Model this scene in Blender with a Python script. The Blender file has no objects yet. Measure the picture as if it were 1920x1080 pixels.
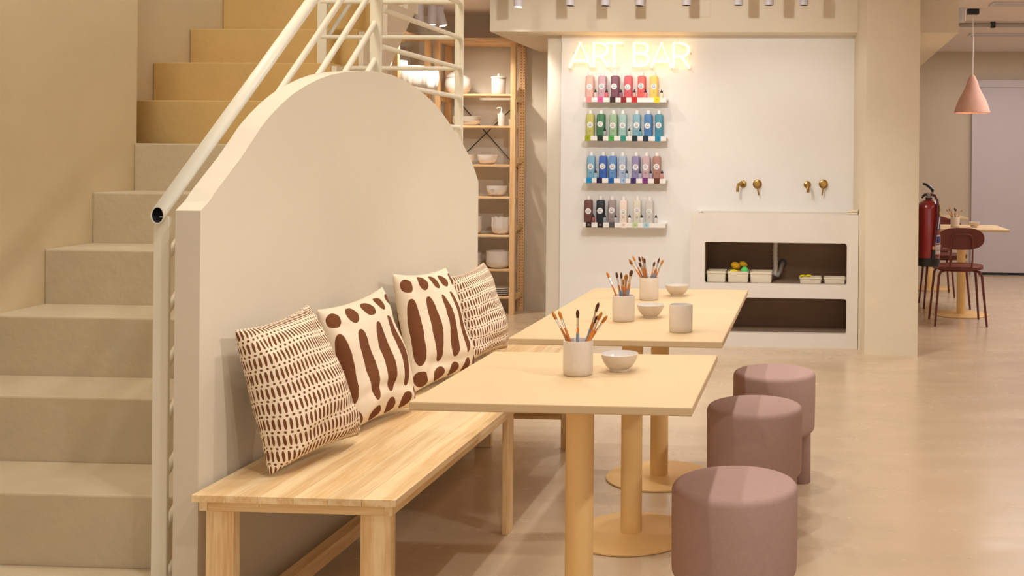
import bpy, bmesh, math, random
from mathutils import Vector, Matrix
random.seed(7)
S = bpy.context.scene
C = S.collection
PI = math.pi

# ------------------------------------------------------------------ camera
FPX = 1987.94                      # focal length in pixels of the 1920 px wide frame
cd = bpy.data.cameras.new('camera')
cd.sensor_fit = 'HORIZONTAL'; cd.sensor_width = 36.0
cd.lens = FPX / 1920.0 * 36.0
cd.shift_x = -(1415.33 - 960.0) / 1920.0
cd.shift_y = (305.44 - 540.0) / 1920.0
cd.clip_start = 0.05; cd.clip_end = 60
cam = bpy.data.objects.new('camera', cd); C.objects.link(cam)
cam.matrix_world = (Matrix.Translation((0, 0, 1.29)) @ Matrix.Rotation(0.0525, 4, 'Z')
                    @ Matrix.Rotation(PI/2, 4, 'X') @ Matrix.Rotation(0.0086, 4, 'Z'))
S.camera = cam

# ------------------------------------------------------------------ world, lights, exposure
W = bpy.data.worlds.new('world'); S.world = W; W.use_nodes = True
W.node_tree.nodes['Background'].inputs[0].default_value = (1.0, 0.98, 0.95, 1)
W.node_tree.nodes['Background'].inputs[1].default_value = 0.62
S.view_settings.view_transform = 'Standard'
S.view_settings.look = 'None'
S.view_settings.exposure = 0.14
S.view_settings.gamma = 1.0
S.view_settings.use_curve_mapping = False

def area(name, loc, rot, size, power, col):
    l = bpy.data.lights.new(name, 'AREA'); l.energy = power; l.color = col
    l.shape = 'RECTANGLE'; l.size, l.size_y = size
    o = bpy.data.objects.new(name, l); C.objects.link(o); o.location = loc; o.rotation_euler = rot
    return o
def spot(name, loc, target, power, col, angle=70, blend=.5, rad=.03):
    l = bpy.data.lights.new(name, 'SPOT'); l.energy = power; l.color = col
    l.spot_size = math.radians(angle); l.spot_blend = blend; l.shadow_soft_size = rad
    o = bpy.data.objects.new(name, l); C.objects.link(o); o.location = loc
    d = Vector(target) - Vector(loc)
    o.rotation_euler = d.to_track_quat('-Z', 'Y').to_euler()
    return o
def point(name, loc, power, col, rad=.05):
    l = bpy.data.lights.new(name, 'POINT'); l.energy = power; l.color = col; l.shadow_soft_size = rad
    o = bpy.data.objects.new(name, l); C.objects.link(o); o.location = loc
    return o
WARM = (1.0, 0.985, 0.955); SOFT = (1.0, 0.985, 0.96); NEUT = (1.0, 0.86, 0.74)
# unseen panel added behind the camera as general fill
area('front_fill', (0.8, -2.6, 1.6), (math.radians(82), 0, 0), (4.5, 2.4), 22, (1.0, 0.99, 0.96))
# ceiling track above the tables (the fixtures hang above the frame)
for y in (1.7, 3.0, 4.3, 5.6):
    spot('track_light', (-0.38, y, 2.5), (-0.40, y + .12, 0), 31, WARM, 130, .6, .03)
    spot('track_light', (-0.91, y + .5, 2.5), (-0.91, y + .6, 0), 17, WARM, 130, .6, .03)
spot('track_light', (-0.9, 5.2, 2.5), (-1.3, 7.7, 1.0), 76, WARM, 115, .8, .04)  # extra unseen spot, added to brighten the art wall and beam
# unseen spots added on the aisle side, aimed at the tables and bench
for y in (2.0, 4.0, 5.8):
    spot('aisle_fill_spot', (1.55, y, 2.5), (-1.05, y + .5, .3), 95, WARM, 46, .8, .05)
# unseen point light added above the stairs to lift wall and risers
point('stairwell_fill', (-2.25, 3.0, 3.4), 76, (1.0, 0.95, 0.84), .25)
# ceiling light of the rear room
area('rear_room_light', (2.5, 8.9, 2.58), (0, 0, 0), (.8, 1.6), 44, (1.0, 0.94, 0.95))
area('rear_room_light', (2.2, 11.2, 2.58), (0, 0, 0), (1.2, .9), 14, (1.0, 0.94, 0.95))
area('right_aisle_fill', (2.4, 4.6, 2.56), (0, 0, 0), (.6, 3.0), 12, SOFT)  # soft unseen panel added over the aisle to brighten the floor

# ------------------------------------------------------------------ materials
MATS = {}
def s2l(c):
    return tuple(((v/255.0)/12.92 if v/255.0 <= .04045 else ((v/255.0+.055)/1.055)**2.4) for v in c)
def mat(name, col, rough=.6, metal=0., var=0., vscale=6., bump=0., bscale=40., rand=0., emit=0., srgb=True,
        spec=.5, rvar=0., coat=0., stretch=(1,1,1), trans=0., fine=0., bdetail=5):
    if name in MATS: return MATS[name]
    m = bpy.data.materials.new(name); m.use_nodes = True; MATS[name] = m
    nt = m.node_tree; N = nt.nodes; L = nt.links; b = N['Principled BSDF']
    c = s2l(col) if srgb else col
    b.inputs['Base Color'].default_value = (*c, 1)
    b.inputs['Roughness'].default_value = rough; b.inputs['Metallic'].default_value = metal
    b.inputs['Specular IOR Level'].default_value = spec
    if coat: b.inputs['Coat Weight'].default_value = coat; b.inputs['Coat Roughness'].default_value = .12
    if trans: b.inputs['Transmission Weight'].default_value = trans
    if emit:
        b.inputs['Emission Color'].default_value = (*c, 1); b.inputs['Emission Strength'].default_value = emit
    if var or bump or rvar or fine:
        tc = N.new('ShaderNodeTexCoord'); mp = N.new('ShaderNodeMapping'); mp.inputs['Scale'].default_value = stretch
        geo = N.new('ShaderNodeNewGeometry')
        L.new(geo.outputs['Position'], mp.inputs['Vector'])
    out = None
    if var:
        nz = N.new('ShaderNodeTexNoise'); nz.inputs['Scale'].default_value = vscale; nz.inputs['Detail'].default_value = 6
        nz.inputs['Roughness'].default_value = .6
        L.new(mp.outputs[0], nz.inputs['Vector'])
        mr = N.new('ShaderNodeMapRange'); mr.inputs[1].default_value = .3; mr.inputs[2].default_value = .7
        mr.inputs[3].default_value = 1-var; mr.inputs[4].default_value = 1+var
        L.new(nz.outputs['Fac'], mr.inputs[0])
        mx = N.new('ShaderNodeVectorMath'); mx.operation = 'SCALE'; mx.inputs[0].default_value = c
        L.new(mr.outputs[0], mx.inputs['Scale']); out = mx.outputs[0]
    if rand:
        oi = N.new('ShaderNodeObjectInfo'); mr2 = N.new('ShaderNodeMapRange')
        mr2.inputs[3].default_value = 1-rand; mr2.inputs[4].default_value = 1+rand
        L.new(oi.outputs['Random'], mr2.inputs[0])
        mx2 = N.new('ShaderNodeVectorMath'); mx2.operation = 'SCALE'
        if out: L.new(out, mx2.inputs[0])
        else: mx2.inputs[0].default_value = c
        L.new(mr2.outputs[0], mx2.inputs['Scale']); out = mx2.outputs[0]
    if out: L.new(out, b.inputs['Base Color'])
    if rvar:
        nz = N.new('ShaderNodeTexNoise'); nz.inputs['Scale'].default_value = 3.; nz.inputs['Detail'].default_value = 5
        L.new(mp.outputs[0], nz.inputs['Vector'])
        mr = N.new('ShaderNodeMapRange'); mr.inputs[1].default_value = .3; mr.inputs[2].default_value = .7
        mr.inputs[3].default_value = rough-rvar; mr.inputs[4].default_value = rough+rvar
        L.new(nz.outputs['Fac'], mr.inputs[0]); L.new(mr.outputs[0], b.inputs['Roughness'])
    if bump:
        nb = N.new('ShaderNodeTexNoise'); nb.inputs['Scale'].default_value = bscale; nb.inputs['Detail'].default_value = bdetail
        L.new(mp.outputs[0], nb.inputs['Vector'])
        bp = N.new('ShaderNodeBump'); bp.inputs['Strength'].default_value = bump; bp.inputs['Distance'].default_value = .01
        L.new(nb.outputs['Fac'], bp.inputs['Height']); L.new(bp.outputs[0], b.inputs['Normal'])
    return m

def wood(name, light, dark, axis=1, rand=.1, rough=.45, ring=26.):
    m = bpy.data.materials.new(name); m.use_nodes = True; MATS[name] = m
    nt = m.node_tree; N = nt.nodes; L = nt.links; b = N['Principled BSDF']
    b.inputs['Roughness'].default_value = rough
    tc = N.new('ShaderNodeNewGeometry'); oi = N.new('ShaderNodeObjectInfo')
    off = N.new('ShaderNodeVectorMath'); off.operation = 'MULTIPLY_ADD'
    cmb = N.new('ShaderNodeCombineXYZ')
    for i in range(3): L.new(oi.outputs['Random'], cmb.inputs[i])
    L.new(cmb.outputs[0], off.inputs[0]); off.inputs[1].default_value = (7.3, 11.1, 5.7); L.new(tc.outputs['Position'], off.inputs[2])
    mp = N.new('ShaderNodeMapping'); sc = [1, 1, 1]; sc[axis] = .06
    mp.inputs['Scale'].default_value = sc; L.new(off.outputs[0], mp.inputs['Vector'])
    n1 = N.new('ShaderNodeTexNoise'); n1.inputs['Scale'].default_value = 9; n1.inputs['Detail'].default_value = 3
    n1.inputs['Distortion'].default_value = .4
    L.new(mp.outputs[0], n1.inputs['Vector'])
    mul = N.new('ShaderNodeMath'); mul.operation = 'MULTIPLY'; mul.inputs[1].default_value = ring
    L.new(n1.outputs['Fac'], mul.inputs[0])
    sn = N.new('ShaderNodeMath'); sn.operation = 'SINE'; L.new(mul.outputs[0], sn.inputs[0])
    n2 = N.new('ShaderNodeTexNoise'); n2.inputs['Scale'].default_value = 160; n2.inputs['Detail'].default_value = 2
    L.new(mp.outputs[0], n2.inputs['Vector'])
    ad = N.new('ShaderNodeMath'); ad.operation = 'MULTIPLY_ADD'; ad.inputs[1].default_value = .25
    L.new(sn.outputs[0], ad.inputs[0]); L.new(n2.outputs['Fac'], ad.inputs[2])
    cr = N.new('ShaderNodeValToRGB')
    cr.color_ramp.elements[0].position = .1; cr.color_ramp.elements[0].color = (*s2l(dark), 1)
    cr.color_ramp.elements[1].position = .75; cr.color_ramp.elements[1].color = (*s2l(light), 1)
    L.new(ad.outputs[0], cr.inputs[0])
    mr = N.new('ShaderNodeMapRange'); mr.inputs[3].default_value = 1-rand; mr.inputs[4].default_value = 1+rand
    L.new(oi.outputs['Random'], mr.inputs[0])
    vs = N.new('ShaderNodeVectorMath'); vs.operation = 'SCALE'
    L.new(cr.outputs[0], vs.inputs[0]); L.new(mr.outputs[0], vs.inputs['Scale'])
    L.new(vs.outputs[0], b.inputs['Base Color'])
    return m

M_WALL = mat('cream_plaster', (227, 216, 198), .85, var=.025, vscale=1.6, bump=.12, bscale=22, spec=.25)
M_ARCH = mat('arch_plaster', (217, 205, 184), .85, var=.02, vscale=2, bump=.05, bscale=45, spec=.25)
M_ART = mat('art_wall_plaster', (243, 239, 234), .8, var=.02, vscale=1.5, bump=.06, bscale=30, spec=.25)
M_BEAM = mat('beam_plaster', (235, 222, 200), .85, var=.02, vscale=2, spec=.2)
M_LEFT = mat('stairwell_plaster', (222, 202, 166), .85, var=.05, vscale=1.8, bump=.2, bscale=12, spec=.2)
M_STEP = mat('painted_concrete', (202, 184, 154), .7, var=.05, vscale=5, bump=.25, bscale=30, spec=.3)
M_STEP2 = mat('ochre_painted_concrete', (212, 176, 114), .75, var=.05, vscale=5, bump=.2, bscale=30, spec=.25)
M_SIDE = mat('stair_side_paint', (235, 221, 200), .8, var=.02, spec=.2)
M_FAR = mat('rear_plaster', (208, 191, 168), .9, var=.03, vscale=2, spec=.2)
M_CEIL = mat('ceiling_paint', (231, 218, 209), .9, var=.02, spec=.2)
M_PILLAR = mat('pillar_plaster', (232, 218, 194), .85, var=.03, vscale=3, bump=.35, bscale=14, spec=.2)
M_FLOOR = mat('polished_microcement', (214, 189, 158), .24, var=.06, vscale=2.2, bump=.05, bscale=3.2, bdetail=2, rvar=.08, spec=.5, stretch=(.7, 1.6, 1))
M_SINK = mat('sink_microcement', (228, 220, 210), .6, var=.025, vscale=5, spec=.35)
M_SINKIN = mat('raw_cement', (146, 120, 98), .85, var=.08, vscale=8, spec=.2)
M_TABLE = mat('table_laminate', (210, 181, 138), .45, var=.015, vscale=3, spec=.35)
M_TPOLE = mat('table_powder_coat', (242, 200, 134), .5, var=.02, spec=.35)
M_STOOL = mat('mauve_fabric', (176, 144, 134), .8, var=.03, vscale=60, bump=.15, bscale=260, spec=.2)
M_RAIL = mat('white_rail_paint', (234, 226, 206), .4, var=.02, spec=.4)
M_DARK = mat('dark_void', (40, 40, 44), .8)
M_CERAM = mat('speckled_ceramic', (216, 200, 182), .5, var=.04, vscale=220, spec=.4)
M_CERAMIN = mat('glazed_interior', (214, 206, 198), .18, spec=.6)
M_WHITE = mat('white_ceramic', (230, 220, 210), .45, var=.01, spec=.4)
M_WPLAST = mat('white_plastic', (244, 240, 236), .4, spec=.4)
M_BLACK = mat('black_plastic', (18, 17, 18), .4)
M_METALW = mat('white_metal', (214, 208, 212), .45)
M_BRASS = mat('brushed_brass', (172, 134, 72), .28, metal=1.0)
M_STEEL = mat('ferrule_metal', (215, 205, 195), .25, metal=1.0)
M_ORANGE = mat('orange_lacquer', (200, 116, 44), .3, rand=.2, spec=.5)
M_BRIST = mat('bristle_brown', (176, 108, 36), .9, rand=.45)
M_BRIST2 = mat('bristle_dark', (84, 42, 18), .9, rand=.3)
M_BLUEH = mat('blue_grey_lacquer', (138, 146, 164), .4)
M_RED = mat('extinguisher_red', (132, 16, 14), .28, spec=.5, coat=.4)
M_MAROON = mat('maroon_paint', (104, 42, 30), .5, var=.03)
M_PINK = mat('terracotta_pink', (216, 168, 148), .8, var=.05, vscale=30, bump=.25, bscale=60)
M_DOOR = mat('lilac_white_paint', (204, 194, 194), .6, var=.01)
M_GREY = mat('grey_conduit', (168, 158, 150), .5)
M_PLASTBOX = mat('cream_plastic', (232, 220, 196), .5, spec=.4)
M_SPY = mat('yellow_sponge', (206, 160, 26), .9, var=.06, vscale=60, bump=.3, bscale=120)
M_SPB = mat('bright_yellow_sponge', (246, 226, 20), .9, var=.04, vscale=60)
M_SPG = mat('green_sponge', (96, 220, 110), .9, var=.04, vscale=60)
W_BENCH = wood('pine_bench', (242, 214, 166), (220, 178, 122), 1, .07)
W_END = wood('pine_leg', (244, 214, 164), (218, 174, 116), 2, .06)
W_CROSS = wood('pine_rail', (236, 202, 146), (208, 162, 102), 0, .06)
W_SHELF = wood('pine_shelf', (240, 204, 158), (222, 176, 122), 0, .04)
W_POST = wood('pine_post', (238, 196, 146), (222, 172, 116), 2, .04)

# ------------------------------------------------------------------ mesh helpers
def link(name, bm, m, parent=None, smooth=False, bev=0., seg=2):
    if bev:
        bmesh.ops.bevel(bm, geom=list(bm.edges), offset=bev, segments=seg, profile=.5, affect='EDGES', clamp_overlap=True)
    bmesh.ops.recalc_face_normals(bm, faces=list(bm.faces))
    me = bpy.data.meshes.new(name); bm.to_mesh(me); bm.free()
    ms = m if isinstance(m, (list, tuple)) else [m]
    for k in ms: me.materials.append(k)
    if smooth:
        for p in me.polygons: p.use_smooth = True
    o = bpy.data.objects.new(name, me); C.objects.link(o)
    if parent: o.parent = parent
    return o
def addbox(bm, x0, x1, y0, y1, z0, z1):
    vs = [bm.verts.new((x, y, z)) for x in (x0, x1) for y in (y0, y1) for z in (z0, z1)]
    for f in ((0,1,3,2),(4,6,7,5),(0,4,5,1),(2,3,7,6),(0,2,6,4),(1,5,7,3)): bm.faces.new([vs[i] for i in f])
def box(name, x0, x1, y0, y1, z0, z1, m, parent=None, bev=0., seg=2):
    bm = bmesh.new(); addbox(bm, x0, x1, y0, y1, z0, z1)
    return link(name, bm, m, parent, bev > 0 and seg > 2, bev, seg)
def boxes(name, L, m, parent=None, bev=0.):
    bm = bmesh.new()
    for b in L: addbox(bm, *b)
    return link(name, bm, m, parent, False, bev)
def addlathe(bm, prof, n=24, c=(0,0,0), close=False):
    rings = []
    for r, z in prof:
        if r < 1e-6: rings.append([bm.verts.new((c[0], c[1], c[2]+z))])
        else: rings.append([bm.verts.new((c[0]+r*math.cos(2*PI*i/n), c[1]+r*math.sin(2*PI*i/n), c[2]+z)) for i in range(n)])
    for a, b in zip(rings, rings[1:]):
        for i in range(n):
            j = (i+1) % n
            if len(a) == 1 and len(b) == 1: continue
            if len(a) == 1: bm.faces.new((a[0], b[i], b[j]))
            elif len(b) == 1: bm.faces.new((a[i], a[j], b[0]))
            else: bm.faces.new((a[i], a[j], b[j], b[i]))
def lathe(name, prof, m, parent=None, n=24, loc=(0,0,0), smooth=True):
    bm = bmesh.new(); addlathe(bm, prof, n)
    o = link(name, bm, m, parent, smooth); o.location = loc
    autosm(o); return o
def autosm(o, ang=40):
    me = o.data
    bm = bmesh.new(); bm.from_mesh(me)
    for e in bm.edges:
        if len(e.link_faces) == 2 and e.calc_face_angle(0) > math.radians(ang): e.smooth = False
    bm.to_mesh(me); bm.free()
def addtube(bm, pts, r, n=10, caps=True, closed=False):
    pts = [Vector(p) for p in pts]; rs = r if isinstance(r, (list, tuple)) else [r]*len(pts)
    rings = []; up = None; k = len(pts)
    for i, p in enumerate(pts):
        if closed: t = (pts[(i+1) % k]-pts[i-1])
        else: t = (pts[min(i+1, k-1)] - pts[max(i-1, 0)])
        t = t.normalized()
        if up is None:
            up = Vector((0, 0, 1)) if abs(t.z) < .9 else Vector((1, 0, 0))
        a = t.cross(up).normalized(); b2 = a.cross(t).normalized(); up = b2
        rings.append([bm.verts.new(p + rs[i]*(math.cos(2*PI*j/n)*a + math.sin(2*PI*j/n)*b2)) for j in range(n)])
    pairs = list(zip(rings, rings[1:])) + ([(rings[-1], rings[0])] if closed else [])
    for A, B in pairs:
        for j in range(n): bm.faces.new((A[j], A[(j+1) % n], B[(j+1) % n], B[j]))
    if caps and not closed: bm.faces.new(rings[0][::-1]); bm.faces.new(rings[-1])
def tube(name, pts, r, m, parent=None, n=10, caps=True, closed=False):
    bm = bmesh.new(); addtube(bm, pts, r, n, caps, closed)
    o = link(name, bm, m, parent, True); autosm(o); return o
def prism_x(name, poly, x0, x1, m, parent=None, bev=0.):   # poly in (y, z)
    bm = bmesh.new()
    a = [bm.verts.new((x0, y, z)) for y, z in poly]; b = [bm.verts.new((x1, y, z)) for y, z in poly]
    bm.faces.new(a); bm.faces.new(b[::-1]); n = len(poly)
    for i in range(n): bm.faces.new((a[i], b[i], b[(i+1) % n], a[(i+1) % n]))
    return link(name, bm, m, parent, False, 0)
def prism_z(name, poly, z0, z1, m, parent=None, bev=0., seg=2, smooth=False):   # poly in (x, y)
    bm = bmesh.new()
    a = [bm.verts.new((x, y, z0)) for x, y in poly]; b = [bm.verts.new((x, y, z1)) for x, y in poly]
    bm.faces.new(a); bm.faces.new(b[::-1]); n = len(poly)
    for i in range(n): bm.faces.new((a[i], b[i], b[(i+1) % n], a[(i+1) % n]))
    return link(name, bm, m, parent, smooth, bev, seg)
def empty(name, loc=(0, 0, 0), rz=0.):
    o = bpy.data.objects.new(name, None); C.objects.link(o); o.location = loc; o.rotation_euler = (0, 0, rz)
    o.empty_display_size = .05
    return o
def tag(o, label, cat, group=None, kind=None):
    o['label'] = label; o['category'] = cat
    if group: o['group'] = group
    if kind: o['kind'] = kind
    return o
def struct(o, label, cat):
    o['kind'] = 'structure'; o['label'] = label; o['category'] = cat
    return o
def copy_tree(o, parent=None):
    c = o.copy(); C.objects.link(c); c.parent = parent
    for ch in list(o.children): copy_tree(ch, c)
    return c
def rrect(x0, x1, y0, y1, r, n=4):
    P = []
    for cx, cy, a0 in ((x1-r, y0+r, -PI/2), (x1-r, y1-r, 0), (x0+r, y1-r, PI/2), (x0+r, y0+r, PI)):
        for i in range(n+1):
            a = a0 + PI/2*i/n; P.append((cx+r*math.cos(a), cy+r*math.sin(a)))
    return P
TXT = {}
def text_mesh(s, size):
    k = (s, size)
    if k in TXT: return TXT[k]
    cu = bpy.data.curves.new('txt', 'FONT'); cu.body = s; cu.size = size; cu.align_x = 'CENTER'; cu.align_y = 'CENTER'
    cu.resolution_u = 2
    o = bpy.data.objects.new('txt', cu)
    C.objects.link(o); dg = bpy.context.evaluated_depsgraph_get(); dg.update()
    me = bpy.data.meshes.new_from_object(o.evaluated_get(dg))
    bpy.data.objects.remove(o); TXT[k] = me
    return me
def put_text(name, s, size, m, loc, parent, rot=(PI/2, 0, 0)):
    me = text_mesh(s, size).copy(); me.name = name; me.materials.clear(); me.materials.append(m)
    o = bpy.data.objects.new(name, me); C.objects.link(o); o.parent = parent; o.location = loc; o.rotation_euler = rot
    return o
ORD = ['first', 'second', 'third', 'fourth', 'fifth', 'sixth', 'seventh', 'eighth', 'ninth', 'tenth', 'eleventh', 'twelfth']

# ------------------------------------------------------------------ room shell
CZ = 2.62
struct(box('floor', -4.2, 4.4, -3, 12.75, -.1, 0, M_FLOOR), 'polished cream microcement floor', 'floor')
bm = bmesh.new()
addbox(bm, -1.62, 4.4, -3, 6.6, CZ, CZ+.12); addbox(bm, -4.2, 4.4, 6.6, 12.75, CZ, CZ+.12)
struct(link('ceiling', bm, M_CEIL), 'pale painted ceiling with spotlights', 'ceiling')
# left wall beside the lower flight (slightly splayed), then the recess of the upper flight
bm = bmesh.new()
def quadprism(bm, pts, z0, z1):
    a = [bm.verts.new((x, y, z0)) for x, y in pts]; b = [bm.verts.new((x, y, z1)) for x, y in pts]
    bm.faces.new(a); bm.faces.new(b[::-1]); n = len(pts)
    for i in range(n): bm.faces.new((a[i], b[i], b[(i+1) % n], a[(i+1) % n]))
quadprism(bm, [(-2.52, -3), (-2.52, 1.8), (-2.765, 4.215), (-3.4, 4.215), (-3.4, -3)], 0, 4.3)
struct(link('wall_left', bm, M_LEFT), 'ochre plaster wall left of the stairs', 'wall')
struct(box('wall_left_upper', -3.4, -3.06, 4.215, 6.5, 0, 4.3, M_LEFT), 'set back plaster wall beside the upper flight', 'wall')
struct(box('wall_stairwell', -3.4, -1.62, 6.6, 6.72, 2.62, 4.3, M_LEFT), 'plaster wall closing the stairwell above', 'wall')
struct(box('wall_back', -4.2, -1.86, 9.1, 9.2, 0, CZ, M_WALL), 'plaster wall behind the wooden shelf unit', 'wall')
struct(box('wall_back_pilaster', -2.2, -1.86, 8.92, 9.1, 0, CZ, M_WALL), 'shallow plaster pilaster beside the paint wall', 'wall')
struct(box('wall_niche_left', -3.72, -3.62, 6.72, 9.1, 0, CZ, M_WALL), 'side wall of the storage niche', 'wall')
struct(box('wall_niche_right', -1.97, -1.862, 7.84, 8.92, 0, 2.2315, M_WALL), 'return wall behind the paint wall', 'wall')
struct(box('wall_art', -1.862, .34, 7.82, 8.0, 0, 2.2315, M_ART), 'bright cream wall with neon sign and paint ledges', 'wall')
bm = bmesh.new()
quadprism(bm, [(.373, 7.19), (.726, 7.155), (.726, 8.6), (.30, 8.6), (.315, 7.82), (.342, 7.41)], 0, CZ)
struct(link('wall_pillar', bm, M_PILLAR), 'rough cream plaster pillar right of the sink', 'pillar')
struct(box('trim_1', -2.343, 1.045, 7.62, 10.6, 2.2315, CZ, M_BEAM), 'cream dropped ceiling beam above the neon sign', 'beam')
struct(box('trim_2', -.905, -.73, 7.612, 7.62, 2.339, 2.454, M_BEAM), 'flush square access panel in the beam', 'panel')
struct(box('wall_far', -1.97, 4.4, 12.6, 12.75, 0, CZ, M_FAR), 'tan wall at the end of the rear room', 'wall')
struct(box('wall_right', 4.3, 4.4, -3, 12.6, 0, CZ, M_WALL), 'cream wall on the right side', 'wall')
struct(box('ceiling_niche', -3.62, -2.344, 6.6, 9.1, 2.552, 2.6195, M_CEIL), 'lower pale ceiling of the storage niche', 'ceiling')
# far door
d = box('door_1', 1.97, 2.93, 12.55, 12.6, .03, 2.20, M_DOOR); struct(d, 'pale lilac door in the rear wall', 'door')
boxes('door_frame', [(1.885, 1.97, 12.53, 12.6, 0, 2.285), (2.93, 3.015, 12.53, 12.6, 0, 2.285), (1.97, 2.93, 12.53, 12.6, 2.2, 2.285)], M_DOOR, d)
box('threshold', 1.97, 2.93, 12.56, 12.6, 0, .03, M_DARK, d)

# ------------------------------------------------------------------ staircase
st = empty('staircase', (0, 0, 0)); tag(st, 'cream painted concrete staircase rising behind the arched partition', 'stairs')
H, Y0, T = .1927, 2.7444, .2905
for i in range(-1, 11):
    y = Y0 + i*T; z = H*(i+2)
    lower = i <= 5
    xl0 = -2.52 - (y-1.8)*.1014; xl1 = -2.52 - (y+T-1.8)*.1014
    if lower:
        if y+T > 4.215: xl1 = -2.765
        xr = -1.632 if y+T > 2.6 else -1.632
        bm = bmesh.new(); zb = z - H if i > -1 else 0
        quadprism(bm, [(xl0, y), (xr, y), (xr, y+T), (xl1, y+T)], max(0, zb-.02), z)
        o = link('step', bm, M_STEP, st, False, .006, 2)
    else:
        yb = min(y + T + .03, 5.735)
        bm = bmesh.new(); addbox(bm, -3.058, -2.215, y, yb, z-H, z)
        o = link('step', bm, M_STEP2, st, False, .005, 1)
# sloping slab under the upper flight with its visible cream side, and the small landing
ys = Y0 + 6*T
poly = [(ys, H*7), (ys, 1.16)]
for p in ((5.48, 1.84), (5.665, 2.03), (5.74, 2.09), (5.74, 2.32)): poly.append(p)
saw = []
for i in range(6, 10):
    y = Y0 + i*T; z = H*(i+2)
    saw += [(y+.012, z-H), (y+.012, z-.012), (y+T+.012, z-.012)]
poly = [(ys+.012, H*7)] + saw[1:-1] + [(5.649, H*11-.012), (5.649, 2.30), (5.74, 2.30), (5.74, 2.09), (5.665, 2.03), (5.48, 1.84), (ys+.012, .98)]
prism_x('stringer', poly, -2.215, -2.19, M_SIDE, st)
prism_x('stair_soffit', [(ys, .98), (ys, H*7), (5.9, 2.3), (5.74, 2.09)], -3.06, -2.215, M_SIDE, st)
box('landing', -2.215, -1.632, Y0+6*T-.02, 4.93, 1.18, 1.30, M_SIDE, st)
boxes('stair_core', [(-2.66, -1.64, Y0+i*T+.02, Y0+6*T, 0, H*(i+1)-.02) for i in range(1, 6)], M_SIDE, st)

box('stair_edge_beam', -3.06, -2.19, 5.741, 5.80, 2.10, 2.60, M_SIDE, st)
# ------------------------------------------------------------------ arched partition
arch = [(2.622, 1.156), (2.66, 1.178), (2.70, 1.211), (2.75, 1.247), (2.809, 1.290), (2.865, 1.336), (2.917, 1.380), (2.97, 1.416), (3.034, 1.453), (3.10, 1.485), (3.178, 1.515),
        (3.26, 1.541), (3.34, 1.561), (3.43, 1.577), (3.515, 1.588), (3.60, 1.597), (3.69, 1.603), (3.789, 1.605), (3.86, 1.603), (3.931, 1.597), (4.01, 1.587), (4.083, 1.574), (4.165, 1.558), (4.247, 1.537),
        (4.32, 1.515), (4.386, 1.489), (4.46, 1.457), (4.535, 1.421), (4.60, 1.390), (4.657, 1.362), (4.72, 1.327), (4.778, 1.288), (4.83, 1.243), (4.883, 1.190)]
struct(prism_x('wall_partition', [(2.622, 0)] + arch + [(4.883, 0)], -1.616, -1.55, M_ARCH), 'arched cream partition wall behind the bench', 'wall')

# ------------------------------------------------------------------ stair railing
rl = empty('stair_railing', (-1.68, 2.68, .3)); tag(rl, 'white painted steel stair railing with thick tubular handrail', 'railing')
def rp(name, pts, r, n=12, caps=True):
    o = tube(name, [Vector(p)-Vector((-1.68, 2.68, .3)) for p in pts], r, M_RAIL, rl, n, caps); return o
SL = .817
def hz(y): return 1.143 + (y-2.659)*SL
hr = rp('handrail', [(-1.685, 2.655, hz(2.655)), (-1.685, 4.02, hz(4.02))], .0185, 20, caps=False)
sd = hr.modifiers.new('wall', 'SOLIDIFY'); sd.thickness = .003; sd.offset = -1
def plumb(o, n, y0):          # cut the pipe end vertically
    d = Vector((0, 1, SL)).normalized()
    for v in o.data.vertices[:n]: v.co += d*((y0-2.68-v.co.y)/d.y)
plumb(hr, 20, 2.655)
pi_ = tube('pipe_inside', [(-.005, 2.665-2.68, hz(2.665)-.3), (-.005, 2.80-2.68, hz(2.80)-.3)], .0147, mat('pipe_shadow', (22, 24, 30), .9), rl, 20)
bm = bmesh.new(); bm.from_mesh(pi_.data); bm.faces.ensure_lookup_table()
bmesh.ops.delete(bm, geom=[f for f in bm.faces if len(f.verts) > 4 and f.calc_center_median().y < .02], context='FACES_ONLY'); bm.to_mesh(pi_.data); bm.free()
plumb(pi_, 20, 2.6565)
def flat(name, x0, x1, y0, y1, z0, z1):
    o = box(name, x0+1.68, x1+1.68, y0-2.68, y1-2.68, z0-.3, z1-.3, M_RAIL, rl, .002, 1); return o
flat('post', -1.706, -1.664, 2.672, 2.684, 0, 1.138)
flat('post', -1.70, -1.655, 4.0, 4.012, 1.30, 2.4)
flat('post', -1.674, -1.634, 4.90, 4.912, 1.30, 2.4)
flat('post', -2.337, -2.292, 4.90, 4.912, 1.735, 2.4)
for k in range(1, 8):
    dz = -.142*k
    y1 = 4.005; y0 = 2.69
    if hz(y0)+dz < .05: continue
    rp('rail', [(-1.682, y0, hz(y0)+dz), (-1.682, y1, hz(y1)+dz)], .0105)
for z in (1.445, 1.587, 1.725, 1.868, 2.03):
    rp('rail', [(-1.654, 4.01, z), (-1.654, 4.905, z)], .0105)
for z in (1.755, 1.868, 2.035):
    zz = {1.755: 1.722}.get(z, z)
    x0 = -2.205 if zz < 1.74 else -2.32
    rp('rail', [(x0, 4.906, zz), (-1.654, 4.906, zz)], .0105)
for z0 in (1.86, 2.01, 2.16, 2.31):
    yy = 4.92; rp('rail', [(-2.30, yy, z0), (-2.30, yy+.72, z0+.72*SL)], .0105)

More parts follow.
